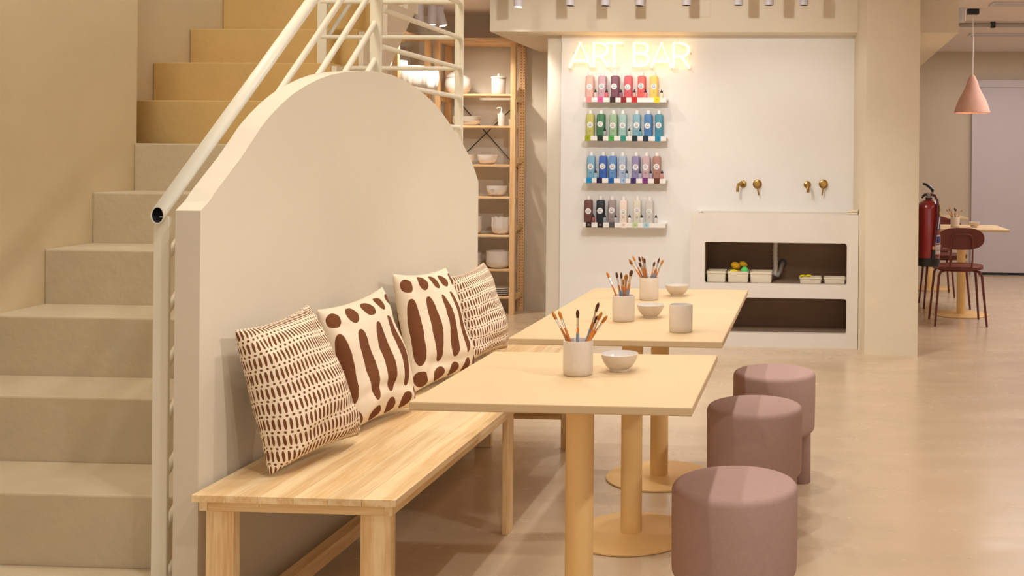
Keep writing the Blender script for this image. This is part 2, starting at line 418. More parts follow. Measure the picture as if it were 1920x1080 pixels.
# ------------------------------------------------------------------ tables
def table(name, cx, cy, w, d, z, label, group=None, disc=.215, pr=.0365):
    t = empty(name, (cx, cy, 0)); tag(t, label, 'table', group)
    box('tabletop', -w/2, w/2, -d/2, d/2, z-.021, z, M_TABLE, t, .003, 2)
    bm = bmesh.new(); addlathe(bm, [(pr, .006), (pr, z-.028)], 32); o = link('pole', bm, M_TPOLE, t, True)
    lathe('base_plate', [(0, .012), (disc-.02, .011), (disc, .007), (disc, .002), (0, .002)], M_TPOLE, t, 48)
    box('mounting_plate', -.12, .12, -.12, .12, z-.029, z-.021, M_TPOLE, t)
    return t
table('square_table', -.595, 2.741, .66, .66, .73, 'nearest cream square pedestal table holding one brush cup and bowl', 'cream pedestal tables')
table('square_table', -.610, 3.645, .68, .677, .73, 'middle cream square pedestal table, joined to the one behind it', 'cream pedestal tables')
table('square_table', -.610, 4.3225, .68, .675, .73, 'cream square pedestal table nearest the sink, third in the row', 'cream pedestal tables')

# ------------------------------------------------------------------ bench
BX0, BX1, BY0, BY1 = -1.535, -1.015, 2.566, 4.95
bn = empty('wooden_bench', (-1.275, 2.566, 0)); tag(bn, 'long pine plank bench along the arched partition wall', 'bench')
def bb(name, x0, x1, y0, y1, z0, z1, m, bev=.0025): return box(name, x0+1.275, x1+1.275, y0-2.566, y1-2.566, z0, z1, m, bn, bev, 2)
np_ = 6
for k in range(np_):
    w = (BX1-BX0)/np_
    bb('plank', BX0+k*w+.0004, BX0+(k+1)*w-.0004, BY0, BY1, .432, .45, W_BENCH, .0012)
bb('apron', BX0+.012, BX0+.034, BY0+.012, BY1-.012, .406, .432, W_BENCH)
bb('apron', BX1-.034, BX1-.012, BY0+.012, BY1-.012, .406, .432, W_BENCH)
bb('apron', BX0+.034, BX1-.034, BY0+.014, BY0+.034, .406, .432, W_CROSS)
bb('apron', BX0+.034, BX1-.034, BY1-.034, BY1-.014, .406, .432, W_CROSS)
bb('leg', -1.508, -1.436, 2.585, 2.617, 0, .406, W_END)
bb('leg', -1.112, -1.034, 2.585, 2.617, 0, .406, W_END)
bb('leg', -1.052, -1.032, 3.60, 3.672, 0, .406, W_END)
bb('leg', -1.508, -1.488, 3.60, 3.672, 0, .406, W_END)
bb('leg', -1.50, -1.425, 4.70, 4.732, 0, .406, W_END)
bb('leg', -1.108, -1.034, 4.70, 4.732, 0, .406, W_END)
bb('stretcher', -1.50, -1.455, 2.617, 4.70, .06, .105, W_BENCH)
bb('stretcher', -1.425, -1.108, 4.704, 4.728, .13, .17, W_CROSS)

# ------------------------------------------------------------------ stools
def stool(x, y, label):
    t = empty('round_stool', (x, y, 0)); tag(t, label, 'stool', 'mauve pouf stools along the tables')
    prof = [(0, .45)] + [(.135+.0, .45)]
    R = .166
    prof = [(0, .4515), (.08, .4515), (R-.022, .449)]
    for k in range(1, 6):
        a = PI/2 - PI/2*k/5; prof.append((R-.02+.02*math.cos(a), .43+.019*math.sin(a)))
    prof += [(R, .36), (R-.001, .235)]
    for k in range(1, 6):
        a = -PI/2*k/5; prof.append((R-.026+.025*math.cos(a), .23+.025*math.sin(a)))
    prof += [(0, .205)]
    lathe('seat', prof, M_STOOL, t, 64)
    for k in range(4):
        a = PI/2*k
        lathe('leg', [(0, .0), (.028, 0), (.031, .004), (.031, .21)], M_STOOL, t, 20, (.118*math.cos(a), .118*math.sin(a), 0))
    return t
stool(-.192, 2.79, 'nearest mauve round pouf stool beside the front table')
stool(-.187, 3.69, 'middle mauve round pouf stool between the two others')
stool(-.139, 4.295, 'farthest mauve round pouf stool nearest the sink')

# ------------------------------------------------------------------ cushions
def fabric(name, kind):
    m = bpy.data.materials.new(name); m.use_nodes = True
    nt = m.node_tree; N = nt.nodes; L = nt.links; b = N['Principled BSDF']; b.inputs['Roughness'].default_value = .9
    b.inputs['Specular IOR Level'].default_value = .15
    uv = N.new('ShaderNodeUVMap'); uv.uv_map = 'UVMap'
    def mth(op, a, c=None, d=None):
        n = N.new('ShaderNodeMath'); n.operation = op
        for i, v in enumerate((a, c, d)):
            if v is None: continue
            if isinstance(v, (int, float)): n.inputs[i].default_value = v
            else: L.new(v, n.inputs[i])
        return n.outputs[0]
    nz = N.new('ShaderNodeTexNoise'); nz.inputs['Scale'].default_value = 5 if kind else 16; nz.inputs['Detail'].default_value = 2
    L.new(uv.outputs[0], nz.inputs['Vector'])
    sub = N.new('ShaderNodeVectorMath'); sub.operation = 'SUBTRACT'; sub.inputs[1].default_value = (.5, .5, .5)
    L.new(nz.outputs['Color'], sub.inputs[0])
    mad = N.new('ShaderNodeVectorMath'); mad.operation = 'MULTIPLY_ADD'
    amp = .05 if kind else .012
    mad.inputs[1].default_value = (amp, amp, 0); L.new(sub.outputs[0], mad.inputs[0]); L.new(uv.outputs[0], mad.inputs[2])
    sp = N.new('ShaderNodeSeparateXYZ'); L.new(mad.outputs[0], sp.inputs[0]); u, v = sp.outputs[0], sp.outputs[1]
    def ell(U, cu, ru, V, cv, rv, p=2.):
        a = mth('POWER', mth('ABSOLUTE', mth('DIVIDE', mth('SUBTRACT', U, cu), ru)), p)
        c = mth('POWER', mth('ABSOLUTE', mth('DIVIDE', mth('SUBTRACT', V, cv), rv)), p)
        return mth('LESS_THAN', mth('ADD', a, c), 1.)
    if kind == 0:     # dash and dot rows
        rows = 10.
        fv = mth('FRACT', mth('MULTIPLY', v, rows)); row = mth('FLOOR', mth('MULTIPLY', v, rows))
        uo = mth('ADD', mth('MULTIPLY', u, 30.), mth('MULTIPLY', row, .37))
        fu = mth('FRACT', uo)
        dash = ell(fu, .5, .27, fv, .37, .345, 2.4)
        fu2 = mth('FRACT', mth('MULTIPLY', mth('ADD', uo, .3), .86))
        dot = ell(fu2, .5, .23, fv, .87, .075, 2.)
        msk = mth('MAXIMUM', dash, dot)
    else:             # five long ovals between rows of spots
        fu = mth('FRACT', mth('MULTIPLY', u, 5.))
        a = ell(fu, .5, .33, v, .865, .062)
        c = ell(fu, .5, .27, v, .49, .26, 2.6)
        d = ell(fu, .5, .33, v, .125, .062)
        msk = mth('MAXIMUM', mth('MAXIMUM', a, c), d)
    mx = N.new('ShaderNodeMix'); mx.data_type = 'RGBA'
    mx.inputs[6].default_value = (*s2l((236, 216, 188)), 1); mx.inputs[7].default_value = (*s2l((116, 70, 42)), 1)
    L.new(msk, mx.inputs[0]); L.new(mx.outputs[2], b.inputs['Base Color'])
    wv = N.new('ShaderNodeTexNoise'); wv.inputs['Scale'].default_value = 220; L.new(uv.outputs[0], wv.inputs['Vector'])
    bp = N.new('ShaderNodeBump'); bp.inputs['Strength'].default_value = .15; bp.inputs['Distance'].default_value = .003
    L.new(wv.outputs['Fac'], bp.inputs['Height']); L.new(bp.outputs[0], b.inputs['Normal'])
    return m
F_DASH = fabric('cream_linen_brown_dashes', 0); F_BLOB = fabric('cream_linen_brown_ovals', 1)
def cushion(label, BL, BR, TL, TR, m, thick, seed):
    BL, BR, TL, TR = map(Vector, (BL, BR, TL, TR)); rnd = random.Random(seed)
    nrm = (BR-BL).cross(TL-BL).normalized()      # towards the room
    base = (BL+BR)/2; base.z = .45
    n = 30; bm = bmesh.new(); uvl = bm.loops.layers.uv.new('UVMap')
    ph = [rnd.uniform(0, 6.28) for _ in range(8)]
    def pt(i, j, s):
        u, v = i/n, j/n; a, c = 2*u-1, 2*v-1
        # edges curve in between the corners, which stick out as little ears
        pull = .045
        uu = u - a*pull*(1-c*c)*(1)*.9 ; vv = v - c*pull*(1-a*a)*.9
        P = (BL*(1-uu)+BR*uu)*(1-vv) + (TL*(1-uu)+TR*uu)*vv
        e = max(0., (1-abs(a)**2.6)*(1-abs(c)**2.6))
        h = thick*(e**.5)*(1.08-.2*c if s > 0 else .62)
        w = .0045*math.sin(9*u+ph[0]+3*v)+.004*math.sin(13*v+ph[1]-5*u)
        # creases near the lower edge and radiating from the corners
        w += -.011*math.exp(-((v-.20-.06*math.sin(4*u+ph[2]))/.035)**2)*(1 if s > 0 else 0)*(.4+.6*math.sin(2.2*u+ph[3])**2)
        for (cu, cv, q) in ((0, 1, 4), (1, 1, 5), (0, 0, 6), (1, 0, 7)):
            du, dv = u-cu, v-cv; r = math.hypot(du, dv); an = math.atan2(dv, du)
            w += .0075*math.sin(7*an+ph[q])*math.exp(-((r-.2)/.13)**2)
        w *= min(1., e*2.2)
        return P + nrm*(s*(h) + w)
    G = {}
    for s in (1, -1):
        for i in range(n+1):
            for j in range(n+1):
                edge = i in (0, n) or j in (0, n)
                if s == -1 and edge: G[(s, i, j)] = G[(1, i, j)]
                else: G[(s, i, j)] = bm.verts.new(pt(i, j, s) - base)
    def arc(P):
        L = [0.]
        for a, c in zip(P, P[1:]): L.append(L[-1]+(c-a).length)
        return [x/L[-1] for x in L]
    AU = [[0]*(n+1) for _ in range(n+1)]; AV = [[0]*(n+1) for _ in range(n+1)]
    for j in range(n+1):
        q = arc([G[(1, i, j)].co for i in range(n+1)])
        for i in range(n+1): AU[i][j] = q[i]
    for i in range(n+1):
        q = arc([G[(1, i, j)].co for j in range(n+1)])
        for j in range(n+1): AV[i][j] = q[j]
    for s in (1, -1):
        for i in range(n):
            for j in range(n):
                ids = [(i, j), (i+1, j), (i+1, j+1), (i, j+1)]
                if s == -1: ids = ids[::-1]
                f = bm.faces.new([G[(s, a, c)] for a, c in ids])
                for lp, (a, c) in zip(f.loops, ids): lp[uvl].uv = (AU[a][c], AV[a][c])
    zmin = min(v.co.z for v in bm.verts)
    for v in bm.verts: v.co.z -= zmin - .001
    for v in bm.verts:                                   # the back of the cushion presses flat against the wall
        if v.co.x + base.x < -1.547: v.co.x = -1.547 - base.x
    o = link('cushion', bm, m, None, True); o.location = base
    su = o.modifiers.new('sub', 'SUBSURF'); su.levels = 1; su.render_levels = 1
    tag(o, label, 'cushion', 'printed cushions on the bench'); return o
cushion('nearest cushion with brown dash and dot rows, closest to the camera', (-1.415, 2.715, .455), (-1.33, 3.085, .47), (-1.505, 2.70, .85), (-1.465, 3.03, .875), F_DASH, .092, 1)
cushion('second cushion from the front with long brown ovals, behind the dashed one', (-1.40, 3.12, .455), (-1.32, 3.50, .46), (-1.50, 3.15, .84), (-1.46, 3.56, .865), F_BLOB, .075, 2)
cushion('third cushion from the front with long brown ovals, behind the table corner', (-1.41, 3.68, .455), (-1.32, 4.13, .46), (-1.50, 3.735, .89), (-1.46, 4.19, .868), F_BLOB, .075, 3)
cushion('farthest cushion with brown dashes, at the end of the bench', (-1.40, 4.24, .455), (-1.33, 4.62, .46), (-1.50, 4.32, .815), (-1.46, 4.68, .845), F_DASH, .08, 4)

# ------------------------------------------------------------------ cups, bowls, brushes
def cup(x, y, z, label, k=1., grp='ceramic cups on the tables'):
    t = empty('ceramic_cup', (x, y, z)); tag(t, label, 'cup', grp)
    r = .039*k; h = .0905*k
    lathe('body', [(0, 0), (r-.004, 0), (r-.0005, .005), (r, .02), (r, h-.003), (r-.001, h), (r-.003, h)], M_CERAM, t, 40)
    lathe('inside', [(r-.003, h), (r-.004, h-.003), (r-.0045, .01), (0, .008)], M_CERAMIN, t, 40)
    return t
def bowl(x, y, z, label, k=1.):
    t = empty('ceramic_bowl', (x, y, z)); tag(t, label, 'bowl', 'small ceramic bowls on the tables')
    lathe('body', [(0, .0), (.026*k, 0), (.026*k, .006), (.034*k, .012), (.043*k, .025), (.0488*k, .040), (.050*k, .046), (.0485*k, .0465)], M_CERAM, t, 40)
    lathe('inside', [(.0485*k, .0465), (.046*k, .038), (.040*k, .026), (.028*k, .014), (0, .010)], M_CERAMIN, t, 40)
    return t
def brush(bot, tip, kind, label, group, k=1.):
    b, t = Vector(bot), Vector(tip); d = (t-b); Lh = d.length
    o = empty('paint_brush', b); tag(o, label, 'brush', group)
    q = d.to_track_quat('Z', 'Y').to_euler(); o.rotation_euler = q
    wide = kind in (2, 3)
    lf = Lh*(.73 if not wide else .72); lb = Lh*.86
    r = (.0031 if not wide else .0046)*k
    lathe('handle', [(0, 0), (r*.7, .001), (r*1.0, lf*.35), (r*1.25, lf*.75), (r*.9, lf)], M_ORANGE, o, 8)
    if kind in (1, 3): lathe('painted_tip', [(r*1.15, lf*.56), (r*1.42, lf*.72), (r*1.4, lf*.83), (r*1.3, lf*.83)], M_BLUEH, o, 8)
    f = lathe('ferrule', [(r*.95, lf-.004), (r*1.05, lf), (r*.9, lf+.01), (r*1.15, lb)], M_STEEL, o, 8)
    s = lathe('bristles', [(r*1.1, lb), (r*1.55, lb+(Lh-lb)*.45), (r*1.2, lb+(Lh-lb)*.75), (0, Lh)], M_BRIST if kind in (0, 2) else M_BRIST2, o, 8)
    if wide:
        for e in (f, s): e.scale = (1.5, .6, 1)
    return o
def fill_cup(cx, cy, z, items, what, k=1., hh=.0905):
    items = sorted(items)
    n = len(items)
    for i, (dx, dz, kind) in enumerate(items):
        rnd = random.Random(int(1e4*(dx+dz)))
        dy = rnd.uniform(-.028, .028)
        # the brush leans on the rim: find its foot inside the cup
        rim = max(-.031, min(.031, dx*.45)); f = (dz-.012)/(dz-hh)
        bx = dx + (rim-dx)*f; by = dy + (dy*.55-dy)*f
        m = math.hypot(bx, by)
        if m > .028: bx *= .028/m; by *= .028/m
        pos = 'leftmost' if i == 0 else ('rightmost' if i == n-1 else ORD[i] + ' from left')
        look = ['thin orange', 'orange handled', 'wide flat', 'broad dark tipped'][kind]
        brush((cx+bx*k, cy+by*k, z+.012*k), (cx+dx*k, cy+dy*k, z+dz*k), kind, '%s paint brush, %s in the %s' % (look, pos, what), 'brushes in the ' + what, k)
TZ = .7305
cup(-.606, 2.759, TZ, 'cream speckled brush cup on the nearest table')
fill_cup(-.606, 2.759, TZ, [(-.072, .164, 0), (-.054, .166, 0), (.001, .173, 1), (.054, .191, 1), (.065, .168, 2), (.050, .155, 1), (.079, .158, 0)], 'cup on the nearest table')
bowl(-.507, 2.819, TZ, 'small white ceramic bowl on the nearest table')
cup(-.652, 3.70, TZ, 'cream brush cup on the middle table, left of the empty cup')
fill_cup(-.652, 3.70, TZ, [(-.067, .170, 0), (-.028, .173, 1), (-.006, .174, 1), (-.003, .148, 0), (.010, .167, 2), (.030, .183, 3)], 'cup on the middle table')
bowl(-.572, 3.80, TZ, 'small white bowl on the middle table between two cups')
cup(-.424, 3.488, TZ, 'empty cream ceramic cup without brushes on the middle table')
cup(-.652, 4.285, TZ, 'cream brush cup on the table nearest the sink')
fill_cup(-.652, 4.285, TZ, [(-.083, .157, 1), (-.080, .166, 0), (-.073, .176, 0), (-.046, .175, 1), (-.041, .152, 1), (-.028, .178, 2), (-.021, .170, 1), (.025, .157, 1), (.040, .170, 3), (.055, .162, 0)], 'cup nearest the sink')
bowl(-.554, 4.42, TZ, 'small white bowl on the table nearest the sink')

# ------------------------------------------------------------------ sink counter
sk = empty('sink_counter', (-.25, 7.42, 0)); tag(sk, 'pale microcement sink counter with two open niches', 'sink')
SX0, SX1, SY0, SY1 = -.839, .338, 7.42, 7.818
ox, oy = .25, -7.42
def sb(L): return [(a+ox, b+ox, c+oy, d+oy, e, f) for a, b, c, d, e, f in L]
def holed_front():
    bm = bmesh.new()
    # front slab with two rounded openings, built as strips between outline and hole
    def quad(x0, x1, z0, z1): addbox(bm, x0+ox, x1+ox, SY0+oy, SY0+.06+oy, z0, z1)
    quad(SX0, -.738, 0, .9325); quad(.259, SX1, 0, .9325)
    quad(-.738, .259, .733, .9325); quad(-.738, .259, .345, .442); quad(-.738, .259, 0, .099)
    # rounded corner fillets
    def fil(cx, cz, sx, sz, r=.022, n=5):
        P = [(cx, cz)] + [(cx+sx*r*(1-math.sin(PI/2*i/n)), cz+sz*r*(1-math.cos(PI/2*i/n))) for i in range(n+1)]
        a = [bm.verts.new((x+ox, SY0+oy+.0005, z)) for x, z in P]; b = [bm.verts.new((x+ox, SY0+oy+.06, z)) for x, z in P]
        bm.faces.new(a); bm.faces.new(b[::-1])
        for i in range(len(P)): bm.faces.new((a[i], b[i], b[(i+1) % len(P)], a[(i+1) % len(P)]))
    for z0, z1 in ((.442, .733), (.099, .345)):
        fil(-.738, z1, 1, -1, .012); fil(.259, z1, -1, -1); fil(.259, z0, -1, 1, .012); fil(-.738, z0, 1, 1, .012)
    return link('front', bm, M_SINK, sk)
holed_front()
boxes('body', sb([(SX0, SX0+.05, SY0+.06, SY1, 0, .9325), (SX1-.05, SX1, SY0+.06, SY1, 0, .9325)]), M_SINK, sk)
boxes('niche_lining', sb([(SX0+.05, SX1-.05, SY1-.03, SY1, .03, .80), (SX0+.05, -.745, SY0+.06, SY1-.03, .03, .80), (.266, SX1-.05, SY0+.06, SY1-.03, .03, .80),
                          (-.745, .266, SY0+.06, SY1-.03, .77, .80)]), M_SINKIN, sk)
boxes('niche_shelf', sb([(-.745, .266, SY0+.06, SY1-.03, .40, .441), (-.745, .266, SY0+.06, SY1-.03, .06, .098)]), M_SINKIN, sk)
boxes('basin', sb([(SX0+.05, SX1-.05, SY0+.06, SY1, .80, .82), (SX0+.05, SX1-.05, SY1-.03, SY1, .82, .9325)]), M_SINK, sk)
# drain pipe (corrugated) inside the upper niche
pts = []
pr = [(.016 if i % 2 else .019) for i in range(22)]
tube('drain_hose', [(-.25+ox+.002*math.sin(i*.5), 7.72+oy, .77-.30*i/21) for i in range(22)], pr, M_WHITE, sk, 12)
tube('trap_bend', [(-.25+ox, 7.72+oy, .475), (-.235+ox, 7.72+oy, .468), (-.215+ox, 7.735+oy, .50), (-.205+ox, 7.75+oy, .54), (-.198+ox, 7.785+oy, .556)], .016, M_GREY, sk, 12)
lathe('pipe_collar', [(.017, 0), (.032, 0), (.032, .01), (.017, .01)], M_BLACK, sk, 20, (-.198+ox, 7.787+oy, .556)).rotation_euler = (PI/2, 0, 0)
# stack of small trays on the counter
for k, lab in enumerate(('lower cream soap tray on the sink counter end', 'upper cream soap tray on the sink counter end')):
    tag(prism_z('soap_tray', rrect(.262, .336, 7.44, 7.50, .012), .9335+k*.0165, .9485+k*.0165, M_PLASTBOX, None, .002, 1), lab, 'tray', 'soap trays')
# storage boxes in the niche
def storage(x0, x1, y0, y1, z0, z1, label, lid=False, name='storage_box'):
    t = empty(name, ((x0+x1)/2, (y0+y1)/2, z0)); tag(t, label, 'box', 'containers in the sink niche')
    w, d, h = (x1-x0)/2, (y1-y0)/2, z1-z0; r = .012
    bm = bmesh.new(); o = rrect(-w, w, -d, d, r); i = rrect(-w+.004, w-.004, -d+.004, d-.004, r-.003); ob = rrect(-w+.005, w-.005, -d+.005, d-.005, r)
    n = len(o)
    A = [bm.verts.new((*p, 0)) for p in ob]; B = [bm.verts.new((*p, h)) for p in o]; D = [bm.verts.new((*p, h)) for p in i]; E = [bm.verts.new((*p, .004)) for p in i]
    for P, Q in ((A, B), (B, D), (D, E)):
        for k in range(n): bm.faces.new((P[k], P[(k+1) % n], Q[(k+1) % n], Q[k]))
    bm.faces.new(A); bm.faces.new(E)
    link('body', bm, M_PLASTBOX, t)
    rim = [(*p, h*.82) for p in rrect(-w-.0015, w+.0015, -d-.0015, d+.0015, r)]
    tube('rim', rim, .0022, M_PLASTBOX, t, 6, closed=True)
    return t
storage(-.733, -.594, 7.50, 7.66, .4415, .519, 'left cream storage box in the upper sink niche')
storage(-.582, -.432, 7.50, 7.66, .4415, .519, 'cream storage box filled with sponges in the sink niche')
storage(-.422, -.266, 7.50, 7.66, .4415, .519, 'right cream storage box beside the drain hose')
storage(-.071, .085, 7.50, 7.64, .4415, .483, 'shallow cream tray holding bright yellow sponges', name='shallow_tray')
storage(.102, .254, 7.50, 7.64, .4415, .483, 'empty shallow cream tray at the niche right end', name='shallow_tray')
def sponge(loc, sc, rot, m, label, half=False):
    bm = bmesh.new(); bmesh.ops.create_uvsphere(bm, u_segments=16, v_segments=10, radius=1)
    if half:
        for v in bm.verts:
            if v.co.z < 0: v.co.z *= .15
    for v in bm.verts:
        v.co *= 1+.02*math.sin(9*v.co.x+7*v.co.y)
        v.co.x *= sc[0]; v.co.y *= sc[1]; v.co.z *= sc[2]
    o = link('sponge', bm, m, None, True); o.location = loc; o.rotation_euler = rot
    tag(o, label, 'sponge', 'sponges in the sink niche'); return o
sponge((-.529, 7.575, .553), (.036, .03, .026), (0, .35, 0), M_SPY, 'left ochre sponge heaped above the storage box')
sponge((-.476, 7.60, .560), (.032, .028, .022), (0, .3, .3), M_SPY, 'right ochre sponge heaped above the storage box')
sponge((-.540, 7.535, .513), (.03, .025, .018), (0, 0, 0), M_SPB, 'bright yellow sponge half hidden in the storage box')
sponge((-.465, 7.54, .515), (.028, .028, .036), (0, .3, 0), M_SPG, 'green sponge sticking out of the storage box', True)
sponge((-.520, 7.58, .485), (.038, .03, .04), (0, 0, .2), M_SPY, 'ochre sponge at the bottom of the storage box')
sponge((-.472, 7.60, .489), (.034, .03, .044), (0, 0, -.2), M_SPY, 'ochre sponge under the right sponge in the storage box')
for i, (x, y, z) in enumerate(((-.052, 7.56, .488), (-.008, 7.59, .487), (-.028, 7.53, .475), (.018, 7.53, .474))):
    sponge((x, y, z), (.022, .02, .0085), (0, .1*i-.15, 0), M_SPB, 'flat yellow sponge, %s from left in the shallow tray' % ORD[(0, 2, 1, 3)[i]])
# taps
def spout(x, z, yaw, label):
    t = empty('wall_spout', (x, 7.82, z), yaw); tag(t, label, 'tap', 'brass taps above the sink')
    r = lathe('wall_plate', [(0, .012), (.021, .012), (.026, .008), (.027, 0)], M_BRASS, t, 28); r.rotation_euler = (PI/2, 0, 0)
    tube('spout', [(0, 0, 0), (0, -.07, .002)] + [(0, -.07-.035*math.sin(a), .002-.035*(1-math.cos(a))) for a in (PI/8, PI/4, 3*PI/8, PI/2)] + [(0, -.105, -.055)], .0105, M_BRASS, t, 16)
    lathe('outlet', [(0, 0), (.0085, 0)], M_BLACK, t, 16, (0, -.105, -.0555))
def lever(x, z, tilt, label):
    t = empty('tap_lever', (x, 7.82, z)); tag(t, label, 'tap', 'brass taps above the sink')
    r = lathe('wall_plate', [(0, .010), (.028, .010), (.033, .006), (.034, 0)], M_BRASS, t, 32); r.rotation_euler = (PI/2, 0, 0)
    r = lathe('valve_body', [(.022, .01), (.022, .04), (.018, .045), (0, .046)], M_BRASS, t, 28); r.rotation_euler = (PI/2, 0, 0)
    tube('handle', [(0, -.034, -.014), (tilt*.5, -.038, -.045), (tilt, -.04, -.082)], [.0065, .005, .0048], M_BRASS, t, 12)
spout(-.497, 1.133, -.32, 'left brass wall spout above the sink'); lever(-.391, 1.134, .014, 'left brass tap lever above the sink')
spout(-.022, 1.133, .05, 'right brass wall spout above the sink'); lever(.096, 1.138, -.01, 'right brass tap lever above the sink')

# ------------------------------------------------------------------ paint ledges, bottles, swatch tags
LZ = [1.742, 1.459, 1.150, .824]     # centre height of the ledge front lip
LB = [
 [(1104, 'pale pink', (238, 186, 170), '1'), (1127.5, 'dusty lilac', (206, 166, 176), '2'), (1151.5, 'plum', (132, 86, 98), '3'), (1176.5, 'raspberry red', (216, 98, 104), '4'), (1201.5, 'coral red', (226, 106, 98), '5'), (1224.5, 'sunny yellow', (248, 206, 110), '7')],
 [(1105, 'olive yellow', (196, 190, 104), '8'), (1125.5, 'dark green', (74, 128, 92), '9'), (1149, 'sage green', (162, 190, 154), '10'), (1166.5, 'pale teal', (164, 196, 190), '11'), (1193, 'powder blue', (136, 178, 194), '12'), (1214.5, 'mid blue', (82, 132, 184), '13'), (1234.5, 'teal blue', (76, 146, 170), '14')],
 [(1107.5, 'sky blue', (130, 178, 202), '15'), (1130, 'royal blue', (62, 102, 182), '16'), (1148, 'cornflower blue', (102, 146, 200), '17'), (1166.5, 'pale blue', (168, 184, 208), '18'), (1192, 'lavender', (148, 140, 178), '19'), (1211.5, 'rose pink', (206, 176, 182), '20'), (1231, 'terracotta rose', (178, 130, 118), '21')],
 [(1103, 'brown', (112, 72, 66), '22'), (1126, 'near black', (42, 46, 56), '23'), (1147.5, 'warm grey', (160, 146, 146), '24'), (1169, 'blush white', (238, 220, 206), '25'), (1195, 'pale cream green', (222, 216, 196), '26'), (1218, 'light grey', (210, 204, 198), '27')]]
TAGS = [
 [(1105, (246, 150, 146), '1'), (1126.5, (222, 92, 152), '2'), (1149.5, (48, 10, 12), '3'), (1170, (140, 14, 18), '4'), (1190, (206, 24, 24), '5'), (1232, (250, 220, 10), '7')],
 [(1103.5, (160, 170, 14), '8'), (1126.5, (6, 40, 14), '9'), (1147.5, (76, 172, 84), '10'), (1170, (44, 148, 132), '11'), (1191.5, (4, 38, 44), '12'), (1212, (6, 36, 66), '13'), (1234.5, (12, 140, 178), '14')],
 [(1106.5, (16, 146, 208), '15'), (1126, (24, 10, 76), '16'), (1148, (8, 92, 172), '17'), (1170, (160, 186, 220), '18'), (1189.5, (62, 30, 104), '19'), (1211.5, (124, 44, 122), '20'), (1233.5, (104, 44, 14), '21')],
 [(1106.5, (42, 14, 8), '22'), (1128.5, (10, 8, 10), '23'), (1150, (84, 78, 76), '24'), (1172, (246, 230, 220), '25'), (1193.5, (200, 216, 166), '26'), (1214.5, (180, 212, 222), '27')]]
SMALL = [
 [(1116, (226, 196, 190)), (1137, (224, 110, 120)), (1164, (150, 96, 110)), (1189, (222, 160, 150)), (1210, (230, 130, 128)), (1240, (240, 226, 200))],
 [(1134, (150, 164, 150)), (1180, (200, 206, 196)), (1201, (96, 160, 176))],
 [(1117.5, (150, 190, 210)), (1176, (170, 190, 214)), (1201, (168, 166, 196)), (1221, (176, 162, 186)), (1242, (206, 148, 138))],
 [(1114, (150, 86, 78)), (1135.5, (150, 154, 166)), (1156, (186, 180, 178)), (1182, (236, 222, 212)), (1204.5, (222, 216, 210)), (1231.5, (220, 214, 206))]]
def lx(px): return -1.668 + (px-1095)*.003948
RN = ['top ledge', 'second ledge from the top', 'third ledge from the top', 'lowest ledge']
def bottle_body(name, w, d, h, m, parent, sh=.012, neck=.017, r=.012):
    bm = bmesh.new(); R = []
    for (s, z) in ((.96, 0), (1, .004), (1, h-sh), (.93, h-sh*.35), (.6, h), (neck/(w/2), h+.001)):
        R.append([bm.verts.new((x*s, y*s, z)) for x, y in rrect(-w/2, w/2, -d/2, d/2, r)])
    for A, B in zip(R, R[1:]):
        for k in range(len(A)): bm.faces.new((A[k], A[(k+1) % len(A)], B[(k+1) % len(A)], B[k]))
    bm.faces.new(R[0]); bm.faces.new(R[-1])
    o = link(name, bm, m, parent, True); autosm(o, 50); return o
M_LABEL = mat('white_label', (240, 236, 234), .6); M_PRINT = mat('blue_grey_print', (96, 112, 132), .6); M_INK = mat('ink', (40, 36, 44), .6)
def ring_mesh(r, w, z0=0, a0=0, a1=2*PI, n=20):
    bm = bmesh.new(); P = []
    for i in range(n+1):
        a = a0+(a1-a0)*i/n; P.append((bm.verts.new((r*math.cos(a), 0, r*math.sin(a))), bm.verts.new(((r-w)*math.cos(a), 0, (r-w)*math.sin(a)))))
    for A, B in zip(P, P[1:]): bm.faces.new((A[0], B[0], B[1], A[1]))
    return bm
def disc_bm(r, n=24):
    bm = bmesh.new(); bm.faces.new([bm.verts.new((r*math.cos(2*PI*i/n), 0, r*math.sin(2*PI*i/n))) for i in range(n)]); return bm
first = None
